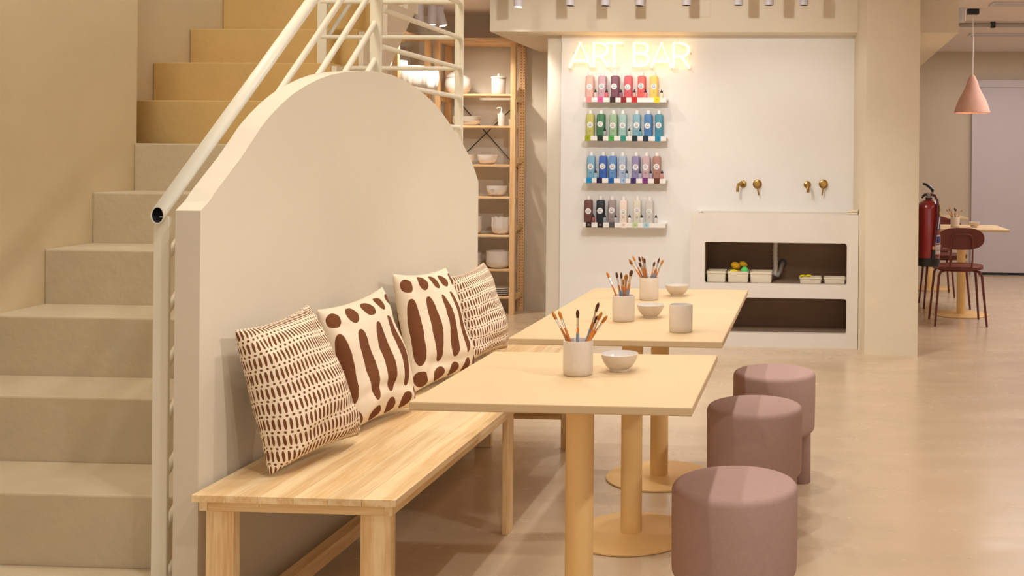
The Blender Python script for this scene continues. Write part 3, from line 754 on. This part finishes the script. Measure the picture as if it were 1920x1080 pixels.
for row in range(4):
    zt = LZ[row] + .014          # top face of the ledge
    lg = empty('paint_ledge', (-1.364, 7.82, LZ[row])); tag(lg, 'white wall ledge of paint bottles, %s' % RN[row], 'shelf', 'white paint ledges')
    box('board', -.304, .308, -.105, 0, .002, .014, M_WPLAST, lg, .001, 1)
    box('lip', -.304, .308, -.113, -.105, -.016, .018, M_WPLAST, lg, .0015, 1)
    box('back_strip', -.304, .308, -.008, 0, .014, .03, M_WPLAST, lg)
    for px, col, num in TAGS[row]:
        x = lx(px)+1.364
        cm = mat('swatch_%d_%d_%d' % col, col, .6)
        tg = box('colour_swatch', x-.0205, x+.0205, -.1165, -.1135, -.0185, .0235, cm, lg)
        dark = sum(col) < 200
        put_text('swatch_number', num, .016, M_WHITE if dark and num in ('22', '23') else M_INK, (x, -.1172, .003), lg)
    n = len(LB[row])
    for i, (px, cn, col, num) in enumerate(LB[row]):
        yb = -.052
        t = empty('paint_bottle', (lx(px), 7.82+yb, zt+.0005), random.uniform(-.06, .06))
        pos = 'leftmost' if i == 0 else ('rightmost' if i == n-1 else ORD[i] + ' from left')
        tag(t, '%s square paint bottle, %s on the %s' % (cn, pos, RN[row]), 'bottle', 'large paint bottles on the ledges')
        bm_ = mat('paint_%d_%d_%d' % col, col, .45, spec=.4)
        bottle_body('body', .058, .058, .168, bm_, t)
        lathe('cap', [(.0155, .168), (.0155, .194), (.014, .197), (0, .197)], M_WPLAST, t, 20)
        lz = .088 + random.uniform(-.006, .006); dx = random.uniform(-.003, .003)
        lb = link('round_label', disc_bm(.0215), M_LABEL, t); lb.location = (dx, -.0296, lz)
        pr_ = link('label_ring', ring_mesh(.0095, .0022), M_PRINT, lb); pr_.location = (0, -.0004, .003)
        bar = link('label_bar', ring_mesh(.001, .001), M_PRINT, lb); 
        bpy.data.objects.remove(bar)
        box('label_line', -.0135, .0135, -.0006, -.0003, -.0095, -.0072, M_PRINT, lb)
        put_text('bottle_number', num, .016, M_INK, (dx, -.0296, .043), t)
    for i, (px, col) in enumerate(SMALL[row]):
        t = empty('dropper_bottle', (lx(px), 7.82-.088, zt+.0005))
        left = [b for b in LB[row] if b[0] < px][-1]
        tag(t, 'small black tipped dropper bottle right of the %s bottle, %s' % (left[1], RN[row]), 'bottle', 'small dropper bottles on the ledges')
        cm = mat('dropper_%d_%d_%d' % col, col, .4)
        lathe('body', [(0, 0), (.0125, 0), (.0135, .002), (.0135, .036), (.009, .042), (.007, .043)], cm, t, 14)
        lathe('tip', [(.0095, .042), (.0095, .049), (.006, .056), (.0015, .066), (0, .067)], M_BLACK, t, 12)

# ------------------------------------------------------------------ neon sign
ns = empty('neon_sign', (-1.34, 7.80, 2.08)); tag(ns, 'glowing white neon sign reading ART BAR on the wall', 'sign')
M_NEON = mat('neon_tube', (255, 214, 152), .4, emit=2.3)
M_ACRYL = bpy.data.materials.new('clear_acrylic'); M_ACRYL.use_nodes = True
nt = M_ACRYL.node_tree; b = nt.nodes['Principled BSDF']; b.inputs['Base Color'].default_value = (1, .97, .92, 1); b.inputs['Roughness'].default_value = .12
b.inputs['Alpha'].default_value = .16
def nl(u, v): return (-1.803+(u/5.4-25)*.00396+1.34, 1.984+(67-v/5.4)*.004-2.08)
def arcp(cx, cy, rx, ry, a0, a1, n=8): return [(cx+rx*math.cos(a0+(a1-a0)*i/n), cy+ry*math.sin(a0+(a1-a0)*i/n)) for i in range(n+1)]
def Rst(x0, xs, x1, y0, y1, ym): return [[(x0, y1), (x0, y0), (xs, y0)] + arcp(xs, (y0+ym)/2, x1-xs, (ym-y0)/2, -PI/2, PI/2)[1:] + [(x0, ym)], [(xs, ym), (x1+5, y1)]]
LET = {
 'letter_A': [[(160, 352), (262, 116), (372, 345)], [(205, 296), (338, 296)]],
 'letter_R': Rst(402, 470, 540, 118, 345, 248),
 'letter_T': [[(540, 116), (688, 116)], [(612, 116), (612, 345)]],
 'letter_B': [[(812, 340), (812, 118), (890, 118)] + arcp(890, 170, 58, 52, -PI/2, PI/2)[1:] + [(812, 222)], [(890, 222)] + arcp(890, 281, 66, 59, -PI/2, PI/2)[1:] + [(812, 340)]],
 'letter_A.': [[(988, 350), (1086, 118), (1184, 350)], [(1028, 296), (1146, 296)]],
 'letter_R.': Rst(1212, 1290, 1362, 118, 352, 250)}
bk = bmesh.new()
for nm, strokes in LET.items():
    bm = bmesh.new()
    for stq in strokes:
        P = [(*nl(u, v),) for u, v in stq]; P3 = [(x, -.034, z) for x, z in P]
        # subdivide the corners lightly for round bends
        addtube(bm, P3, .0105, 10)
        for e in (P3[0], P3[-1]):
            r = bmesh.ops.create_uvsphere(bm, u_segments=10, v_segments=6, radius=.0105, matrix=Matrix.Translation(e))
        for a in P3[1:-1]: bmesh.ops.create_uvsphere(bm, u_segments=10, v_segments=6, radius=.0106, matrix=Matrix.Translation(a))
        for a, c in zip(P3, P3[1:]):
            a, c = Vector(a), Vector(c); d = (c-a); 
            if d.length < 1e-4: continue
            d.normalize(); s = Vector((-d.z, 0, d.x))*.027
            v = [bk.verts.new(q) for q in (Vector((a.x, -.02, a.z))+s-d*.012, Vector((a.x, -.02, a.z))-s-d*.012, Vector((c.x, -.02, c.z))-s+d*.012, Vector((c.x, -.02, c.z))+s+d*.012)]
            bk.faces.new(v)
    link(nm.replace('.', ''), bm, M_NEON, ns, True)
link('acrylic_backing', bk, M_ACRYL, ns)
for (u, v) in ((195, 215), (1378, 212), (978, 350)):
    x, z = nl(u, v); lathe('standoff', [(.004, -.02), (.004, .02), (0, .02)], M_GREY, ns, 10, (x, -.004, z)).rotation_euler = (PI/2, 0, 0)
tube('power_cable', [(.355, .012, .1), (.352, .015, .13), (.353, .016, .15)], .003, M_WPLAST, ns, 8)

# ------------------------------------------------------------------ ceiling spotlights (visible row in front of the beam)
M_LENS = mat('lit_lens', (255, 244, 226), .3, emit=14.)
def ceiling_spot(x, y, zb, label, r=.032, L=.2, tilt=(0, 0), lit=False, group='white cylinder spotlights along the beam', power=10, target=None, ang=80, col=SOFT):
    t = empty('ceiling_spotlight', (x, y, CZ)); tag(t, label, 'spotlight', group)
    hd = CZ - zb - L
    lathe('stem', [(0, -.0), (.02, 0), (.02, -.012), (.006, -.014), (.006, -hd-.02)], M_METALW, t, 14)
    h = lathe('body', [(r*.85, 0), (r, 0), (r, L-.004), (r-.004, L), (0, L)], M_METALW, t, 28, (0, 0, -hd-L)); h.rotation_euler = (tilt[0], tilt[1], 0)
    q = lathe('lens', [(0, .006), (r*.86, .006), (r*.86, .002)], M_LENS if lit else M_DARK, t, 24, (0, 0, -hd-L)); q.rotation_euler = (tilt[0], tilt[1], 0)
    if power:
        spot('spotlight_beam', (x, y, zb-.015), target or (x, y+.25, 0), power, col, ang, .6, .03)
    return t
XS = [-2.017, -1.657, -1.413, -1.178, -.855, -.501, -.291, -.055]
PW = [26, 8, 0, 6, 0, 2, 0, 2]
for i, x in enumerate(XS):
    zb = (2.349, 2.357, 2.357, 2.357, 2.36, 2.362, 2.362, 2.362)[i]
    ceiling_spot(x, 7.2, zb, '%s white cylinder spotlight from the left in front of the beam' % ORD[i], lit=(i == 0), power=PW[i],
                 target=((-2.5, 9.1, .9), (-1.55, 7.6, 0), None, (-1.2, 7.6, 0), None, (-.5, 7.6, 0), None, (.0, 7.6, 0))[i], ang=(50, 130, 75, 130, 90, 130, 80, 130)[i])
# three spotlights of the storage niche
for i, (x, y, zb, tl) in enumerate(((-3.05, 8.10, 2.36, (.0, .0)), (-2.985, 8.2, 2.355, (.0, .0)), (-2.93, 8.3, 2.36, (.0, -.28)))):
    ceiling_spot(x, y, zb, '%s white niche spotlight beneath the storage ceiling' % ('left', 'middle', 'right tilted')[i], r=.034, L=.15, tilt=tl, lit=True,
                 group='niche spotlights', power=(30, 8, 30)[i], target=((-3.2, 8.2, 1.7), (-2.8, 8.8, 1.6), (-2.45, 8.95, .7))[i], ang=95, col=(1.0, .93, .82))

# ------------------------------------------------------------------ wooden shelf unit
su = empty('wooden_shelf_unit', (-2.82, 8.92, 0)); tag(su, 'tall open pine shelf unit with white crockery in the niche', 'shelf')
def sx(name, x0, x1, y0, y1, z0, z1, m, bev=.0015): return box(name, x0+2.82, x1+2.82, y0-8.92, y1-8.92, z0, z1, m, su, bev, 1)
M_HOLE = mat('peg_hole', (70, 44, 24), .9)
for xr in (-2.494, -3.142):
    sx('front_post', xr-.022, xr+.022, 8.76, 8.80, 0, 2.33, W_POST)
    rp_ = sx('rear_post', xr-.028, xr+.028, 9.03, 9.06, 0, 2.33, W_POST)
    if xr > -3:
        bm = bmesh.new()
        for k in range(92):
            for dx in (-.012, .012):
                z = .04 + k*.0248
                v = [bm.verts.new((xr+.007+dx+2.82+.0042*math.cos(a*PI/4), 9.0294-8.92, z+.0042*math.sin(a*PI/4))) for a in range(8)]; bm.faces.new(v)
        h = link('peg_holes', bm, M_HOLE, su); h['kind'] = 'stuff'
    for z in (.12, .70, 1.27, 1.79):
        sx('rung', xr-.012, xr+.016, 8.80, 9.03, z, z+.045, W_CROSS)
SHZ = [2.321, 1.850, 1.583, 1.257, .988, .665, .379, .150]
for z in SHZ:
    if z > 2: sx('shelf_board', -3.12, -2.516, 8.765, 9.05, z-.045, z, W_SHELF)
    else: sx('shelf_board', -3.12, -2.516, 8.765, 9.05, z-.017, z, W_SHELF)
tube('cross_brace', [(-3.11+2.82, 9.062-8.92, 1.86), (-2.53+2.82, 9.062-8.92, 1.22)], .004, M_DARK, su, 6)
tube('cross_brace', [(-3.11+2.82, 9.066-8.92, 1.24), (-2.53+2.82, 9.066-8.92, 1.80)], .004, M_DARK, su, 6)
# side shelf unit at right angles
s2 = empty('wooden_side_shelf', (-3.35, 8.4, 0)); tag(s2, 'brightly lit pine side shelf at right angles in the niche', 'shelf')
for (x, y) in ((-3.20, 8.02), (-3.20, 8.70), (-3.55, 8.02), (-3.55, 8.70)):
    box('post', x+3.35-.022, x+3.35+.022, y-8.4-.02, y-8.4+.02, 0, 2.33, W_POST, s2, .0015, 1)
for z in (2.30, 1.84, 1.45, 1.05, .6, .2): box('shelf_board', -.22, .17, -.36, .32, z-.018, z, W_SHELF, s2, .001, 1)
# crockery
def dish(name, prof, x, y, z, label, cat, group=None, n=32, fl=0, m=None):
    bm = bmesh.new(); addlathe(bm, prof, n)
    if fl:
        for v in bm.verts:
            r = math.hypot(v.co.x, v.co.y)
            if r > .02:
                a = math.atan2(v.co.y, v.co.x); v.co.z += .005*math.cos(fl*a)*(v.co.z/.08); s = 1+.03*math.cos(fl*a)*min(1, v.co.z/.04); v.co.x *= s; v.co.y *= s
    o = link(name, bm, m or M_WHITE, None, True); autosm(o, 50); o.location = (x, y, z+.0006)
    return tag(o, label, cat, group)
def bowlp(r, h, t=.004): return [(0, 0), (r*.45, 0), (r*.75, h*.18), (r*.93, h*.5), (r, h), (r-t, h), (r*.88, h*.5), (r*.6, h*.2), (0, h*.1)]
jar = empty('lidded_jar', (-2.645, 8.86, 1.8505)); tag(jar, 'white ribbed cylindrical jar with knob lid on the upper shelf', 'jar')
bm = bmesh.new(); addlathe(bm, [(0, 0), (.055, 0), (.058, .01), (.060, .135), (.056, .135), (.054, .02), (0, .015)], 64)
for v in bm.verts:
    r = math.hypot(v.co.x, v.co.y)
    if r > .05 and .005 < v.co.z < .13: a = math.atan2(v.co.y, v.co.x); v.co.x *= 1+.012*math.cos(32*a); v.co.y *= 1+.012*math.cos(32*a)
link('body', bm, M_WHITE, jar, True)
ld = lathe('lid', [(.064, .135), (.065, .148), (.060, .153), (0, .156)], M_WHITE, jar, 40); lathe('knob', [(0, .156), (.008, .156), (.012, .168), (.010, .176), (0, .178)], M_WHITE, jar, 20)
pot = empty('round_pot', (-3.0, 8.88, 1.8505)); tag(pot, 'round white cookie pot with tilted lid behind the railing', 'pot')
lathe('body', [(0, 0), (.06, 0), (.095, .03), (.112, .08), (.105, .125), (.075, .155), (.066, .16), (.06, .155), (.09, .12), (.1, .08), (0, .01)], M_WHITE, pot, 40)
l_ = lathe('lid', [(.075, 0), (.077, .008), (.05, .03), (.0, .036)], M_WHITE, pot, 32, (-.02, -.02, .158)); l_.rotation_euler = (.25, -.18, 0)
lathe('knob', [(0, .034), (.008, .034), (.012, .042), (0, .05)], M_WHITE, pot, 16, (-.02, -.02, .158)).rotation_euler = (.25, -.18, 0)
for k, nm in enumerate(('lowest', 'second lowest', 'third', 'topmost')):
    dish('dinner_plate', [(0, 0), (.07, 0), (.10, .012), (.122, .038), (.119, .038), (.095, .016), (0, .006)], -2.925, 8.88, 1.5835+k*.014, 'white deep plate, %s in the stack behind the rail post' % nm, 'plate', 'plates on the third shelf')
pd = empty('pump_dispenser', (-2.618, 8.85, 1.5835)); tag(pd, 'white soap pump dispenser at the right end of the shelf', 'dispenser')
lathe('body', [(0, 0), (.024, 0), (.025, .01), (.031, .10), (.029, .104), (0, .105)], M_WHITE, pd, 28)
lathe('collar', [(.012, .104), (.012, .118), (0, .119)], M_WPLAST, pd, 16)
tube('pump_nozzle', [(0, 0, .118), (0, 0, .15), (-.004, 0, .156), (-.03, -.005, .154), (-.036, -.005, .148)], .005, M_WPLAST, pd, 8)
dish('mug', [(0, 0), (.03, 0), (.034, .06), (.031, .06), (.028, .01), (0, .006)], -2.555, 8.92, 1.5835, 'white mug half hidden beside the pump dispenser', 'mug')
dish('serving_bowl', bowlp(.088, .082), -2.736, 8.87, 1.2575, 'white rounded bowl on the fourth shelf, right one', 'bowl', 'bowls on the fourth shelf')
dish('serving_bowl', bowlp(.088, .082), -2.935, 8.87, 1.2575, 'white rounded bowl on the fourth shelf, partly behind the arch', 'bowl', 'bowls on the fourth shelf')
yb = empty('yarn_bowl', (-2.657, 8.87, .9885)); tag(yb, 'white bowl with swirl cut out on the fifth shelf', 'bowl')
lathe('body', bowlp(.088, .088), M_WHITE, yb, 40)
tube('swirl_cut', [(.052*math.cos(a)*.0+ (.006+.0055*a)*math.cos(a)-.004, -.0905+.03*((.006+.0055*a)**2)*60, .05+(.006+.0045*a)*math.sin(a)) for a in [i*.35 for i in range(18)]], .0028, mat('swirl_shadow', (196, 184, 176), .6), yb, 6)
nb = ['lowest', 'second', 'third', 'fourth', 'fifth', 'sixth', 'seventh', 'topmost']
for k in range(7):
    dish('scalloped_bowl', bowlp(.088, .07), -2.612, 8.87, .6655+k*.0125, 'white scalloped bowl, %s from the bottom of the right stack' % (nb[k] if k < 6 else 'topmost'), 'bowl', 'scalloped bowls', 48, 10)
for k in range(7):
    dish('ribbed_bowl', bowlp(.08, .07), -2.86, 8.87, .6655+k*.0135, 'white bowl, %s from the bottom of the stack beside the scalloped bowls' % (nb[k] if k < 6 else 'topmost'), 'bowl', 'ribbed bowls')
for k in range(8):
    dish('stacked_bowl', bowlp(.108, .058), -2.637, 8.88, .3795+k*.0125, 'large white bowl, %s of eight stacked on the second lowest shelf' % nb[k], 'bowl', 'large stacked bowls')
for k in range(6):
    dish('stacked_dish', bowlp(.10, .05), -2.89, 8.88, .3795+k*.0155, 'white dish, %s in the stack half hidden by the arch' % (nb[k] if k < 5 else 'topmost'), 'dish', 'dishes behind the arch')
for k in range(4):
    dish('flat_plate', [(0, 0), (.075, 0), (.115, .016), (.112, .018), (.07, .006), (0, .005)], -2.635, 8.88, .1505+k*.017, 'flat white plate, %s in the stack on the lowest shelf' % ('lowest', 'second', 'third', 'topmost')[k], 'plate', 'plates on the lowest shelf')
# fluted vases on the side shelf
for i, (x, y, r, h) in enumerate(((-3.16, 8.32, .085, .20), (-3.06+.0-.06, 8.50, .085, .20), (-3.24, 8.14, .085, .225))):
    bm = bmesh.new(); addlathe(bm, [(0, 0), (r*.7, 0), (r*.95, h*.3), (r, h*.6), (r*.9, h), (r*.85, h), (r*.9, h*.6), (0, h*.1)], 48)
    for v in bm.verts:
        a = math.atan2(v.co.y, v.co.x); s = 1+.05*math.cos(10*a); v.co.x *= s; v.co.y *= s
    o = link('fluted_vase', bm, M_WHITE, None, True); o.location = (x, y, 1.8406)
    tag(o, 'white fluted vase on the side shelf, %s' % ('middle', 'farthest', 'nearest')[i], 'vase', 'fluted vases')

# ------------------------------------------------------------------ fire extinguisher
fx = empty('fire_extinguisher', (.808, 7.29, .597)); tag(fx, 'red fire extinguisher hung on the pillar side', 'extinguisher')
lathe('cylinder', [(.079, .055), (.08, .06), (.08, .39), (.076, .415), (.06, .435), (.03, .45), (.022, .455)], M_RED, fx, 40)
lathe('base_ring', [(0, .0), (.076, 0), (.0805, .006), (.0815, .058), (.079, .06)], M_BLACK, fx, 40)
lathe('neck', [(.022, .45), (.022, .47), (.016, .472), (.016, .50), (0, .50)], M_GREY, fx, 20)
lathe('neck_ring', [(.0235, .452), (.0235, .466)], M_BLACK, fx, 20)
tube('carry_handle', [(.0, 0, .488), (-.03, -.004, .485), (-.042, -.006, .472), (-.046, -.006, .462)], [.008, .009, .008, .006], M_BLACK, fx, 8)
tube('lever', [(.022, 0, .502), (.026, 0, .515), (.01, -.002, .535), (-.02, -.003, .556), (-.042, -.003, .562)], [.008, .011, .011, .009, .007], M_BLACK, fx, 8)
tube('pull_ring', [(-.036+.014*math.cos(2*PI*k/16), -.014, .512+.014*math.sin(2*PI*k/16)) for k in range(16)], .0017, M_STEEL, fx, 6, closed=True)
tube('hose', [(.015, -.004, .487), (.04, -.02, .48), (.052, -.05, .45), (.054, -.076, .40), (.05, -.088, .32), (.04, -.09, .25), (.032, -.09, .19), (.028, -.09, .14)], .0095, mat('hose_dark_red', (74, 14, 16), .4), fx, 10)
tube('hose_sleeve', [(.027, -.09, .142), (.026, -.09, .118)], .0105, mat('tan_band', (190, 130, 84), .5), fx, 10)
tube('nozzle', [(.026, -.09, .118), (.022, -.09, .055)], [.012, .0155], M_BLACK, fx, 10)
def patch(name, a0, a1, z0, z1, m, r=.0806):
    bm = bmesh.new(); P = []
    for i in range(7):
        a = math.radians(a0+(a1-a0)*i/6); P.append((bm.verts.new((r*math.cos(a), r*math.sin(a), z0)), bm.verts.new((r*math.cos(a), r*math.sin(a), z1))))
    for A, B in zip(P, P[1:]): bm.faces.new((A[0], B[0], B[1], A[1]))
    return link(name, bm, m, fx, True)
M_LW = mat('label_white', (214, 206, 210), .4); M_LB = mat('label_blue', (50, 52, 140), .4); M_LY = mat('label_yellow', (228, 220, 30), .4)
patch('instruction_label', -62, -4, .085, .215, M_LW); patch('instruction_label', -58, -4, .25, .345, M_LB)
patch('blue_picture', -54, -20, .16, .205, M_LB, .0809); patch('white_stripe', -52, -36, .255, .30, M_LW, .0809); patch('white_stripe', -40, -26, .29, .335, M_LW, .0809)
patch('red_text_bar', -58, -10, .148, .154, M_RED, .0809); patch('text_line', -56, -30, .125, .13, M_GREY, .0809); patch('text_line', -56, -26, .11, .115, M_GREY, .0809)
patch('yellow_label', -30, -2, .355, .372, M_LY, .0809); patch('yellow_label', -30, -2, .395, .414, M_LY, .0809)
box('wall_bracket', -.083, -.078, -.03, .03, .33, .37, M_GREY, fx)

# ------------------------------------------------------------------ rear room: tables, chairs, pendant
table('square_table', 1.30, 9.20, .70, .70, .755, 'pale wooden pedestal table in the rear room under the pendant', 'rear room tables', .235, .036)
table('square_table', 1.24, 11.1, .70, .70, .755, 'farthest pedestal table in the rear room behind the extinguisher', 'rear room tables', .235, .036)
def chair(x, y, rz, label):
    t = empty('metal_chair', (x, y, 0), rz); tag(t, label, 'chair', 'maroon chairs in the rear room')
    seat = []
    bm = bmesh.new(); P = [(.20*math.copysign(abs(math.cos(a))**.7, math.cos(a)), .195*math.copysign(abs(math.sin(a))**.7, math.sin(a))) for a in [2*PI*i/32 for i in range(32)]]
    prism_z('seat', P, .445, .475, M_MAROON, t, .012, 3, True)
    # oval curved back shell
    bm = bmesh.new(); F = []; B = []
    for i in range(36):
        a = 2*PI*i/36; u = .185*math.copysign(abs(math.cos(a))**.75, math.cos(a)); w = .088*math.copysign(abs(math.sin(a))**.85, math.sin(a))
        yy = -.215 + 1.0*u*u
        F.append(bm.verts.new((u, yy+.012, .70+w))); B.append(bm.verts.new((u, yy-.003, .70+w)))
    rings = [(F, 1), (B, -1)]
    for R_, s in rings:
        for k in range(1, 9):
            v = [R_[k-1], R_[k], R_[(36-2*9+18-k) % 36], R_[(36-2*9+18-k+1) % 36]]
        # strips between mirrored columns
    for R_ in (F, B):
        for k in range(18):
            a, b2, c, d2 = R_[k], R_[k+1], R_[(36-k-1) % 36], R_[(36-k) % 36]
            vs = []
            for q in (a, b2, c, d2):
                if q not in vs: vs.append(q)
            if len(vs) > 2: bm.faces.new(vs)
    for i in range(36): bm.faces.new((F[i], F[(i+1) % 36], B[(i+1) % 36], B[i]))
    o = link('backrest', bm, M_MAROON, t, True); autosm(o, 35)
    lp = [(-.085, -.17, .45), (-.088, -.20, .52), (-.086, -.224, .64)] + [(-.086+.04*(1-math.cos(a)), -.225-.006*math.sin(a), .68+.055*math.sin(a)) for a in (.4, .8, 1.2, 1.57)]
    lp = lp + [(-x_, y_, z_) for x_, y_, z_ in lp[::-1]]
    tube('back_frame', lp, .0075, M_MAROON, t, 8)
    for sx_, sy_ in ((-1, -1), (1, -1), (-1, 1), (1, 1)):
        tube('leg', [(sx_*.10, sy_*.11, .44), (sx_*.155, sy_*.155, .43), (sx_*.17, sy_*.165, .40), (sx_*.205, sy_*.21, 0)], [.009, .011, .011, .009], M_MAROON, t, 8)
    tube('seat_frame', [(.15*math.cos(2*PI*k/20), .15*math.sin(2*PI*k/20), .438) for k in range(20)], .008, M_MAROON, t, 6, closed=True)
    return t
chair(1.205, 8.72, 0, 'maroon metal chair facing away at the rear table')
chair(1.225, 9.74, PI, 'maroon metal chair on the far side of the rear table')
chair(1.20, 10.58, 0, 'maroon chair before the farthest table, mostly hidden')
cup(1.235, 9.12, .7555, 'cream brush cup on the rear room table', .98, 'rear room cups')
fill_cup(1.235, 9.12, .7555, [(-.075, .155, 0), (-.055, .16, 1), (-.042, .178, 2), (-.005, .17, 1), (.0, .16, 3), (.062, .15, 0)], 'cup on the rear room table', 1.)
bowl(1.40, 9.14, .7555, 'small pale bowl on the rear room table', .95)
bowl(1.16, 11.0, .7555, 'small pale bowl on the farthest rear table', .95)
cup(.93, 11.0, .7555, 'cream brush cup on the farthest table behind the extinguisher', 1., 'rear room cups')
fill_cup(.93, 11.0, .7555, [(-.04, .17, 0), (.02, .16, 1), (-.02, .18, 0)], 'cup behind the extinguisher')
pn = empty('pendant_lamp', (1.376, 9.15, CZ)); tag(pn, 'pink terracotta pendant lamp hanging in the rear room', 'lamp')
box('canopy', -.05, .05, -.035, .035, -.045, 0, M_BLACK, pn, .006, 2)
tube('cord', [(0, 0, -.045), (.004, 0, -.3), (.003, 0, -.56)], .0035, M_WPLAST, pn, 8)
sh = lathe('shade', [(.010, 0), (.024, -.015), (.045, -.06), (.060, -.11), (.085, -.16), (.118, -.22), (.142, -.285), (.153, -.325), (.147, -.327), (.135, -.28), (.11, -.22), (.078, -.16), (.05, -.1), (.03, -.05), (0, -.03)], M_PINK, pn, 40, (0, 0, -.56))
lathe('bulb', [(0, -.28), (.03, -.26), (.038, -.23), (.03, -.19), (.014, -.16), (0, -.15)], mat('lamp_bulb', (255, 220, 180), .4, emit=6), pn, 20, (0, 0, -.56))
spot('pendant_glow', (1.376, 9.15, CZ-.80), (1.376, 9.15, 0), 14, (1, .78, .6), 130, .5, .05)
# ceiling services of the rear room
cd2 = empty('ceiling_conduit', (1.4, 9.95, CZ)); tag(cd2, 'grey conduit pipe running across the rear ceiling', 'pipe')
tube('pipe', [(-.02, 0, -.03), (3.0-.1, 0, -.03)], .02, M_GREY, cd2, 12)
tube('elbow', [(-.02, 0, -.03), (-.05, -.02, -.03), (-.08, -.3, -.03)], .018, M_GREY, cd2, 10)
for x in (.28, 1.3): box('pipe_clip', x-.02, x+.02, -.03, .03, -.055, 0, M_DARK, cd2)
ck = lathe('smoke_detector', [(0, -.035), (.03, -.035), (.05, -.02), (.055, 0)], M_WPLAST, None, 28, (1.42, 11.4, CZ)); tag(ck, 'round white smoke detector on the rear ceiling', 'detector')
jb = box('wall_fixture', 1.052, 1.115, 7.75, 7.85, 2.33, 2.43, M_METALW, None, .008, 2); tag(jb, 'small white lamp housing on the beam end', 'fixture')
for i, (x, y) in enumerate(((1.62, 8.83), (1.75, 10.9))):
    p = empty('ceiling_panel', (x+.3, y, CZ)); tag(p, ('near' if i == 0 else 'far') + ' flat grey ceiling panel in the rear room', 'panel', 'ceiling panels')
    box('frame', -.45, .45, -.1, .1, -.014, 0, M_METALW, p, .003, 1); box('diffuser', -.42, .42, -.075, .075, -.017, -.012, M_DOOR, p)
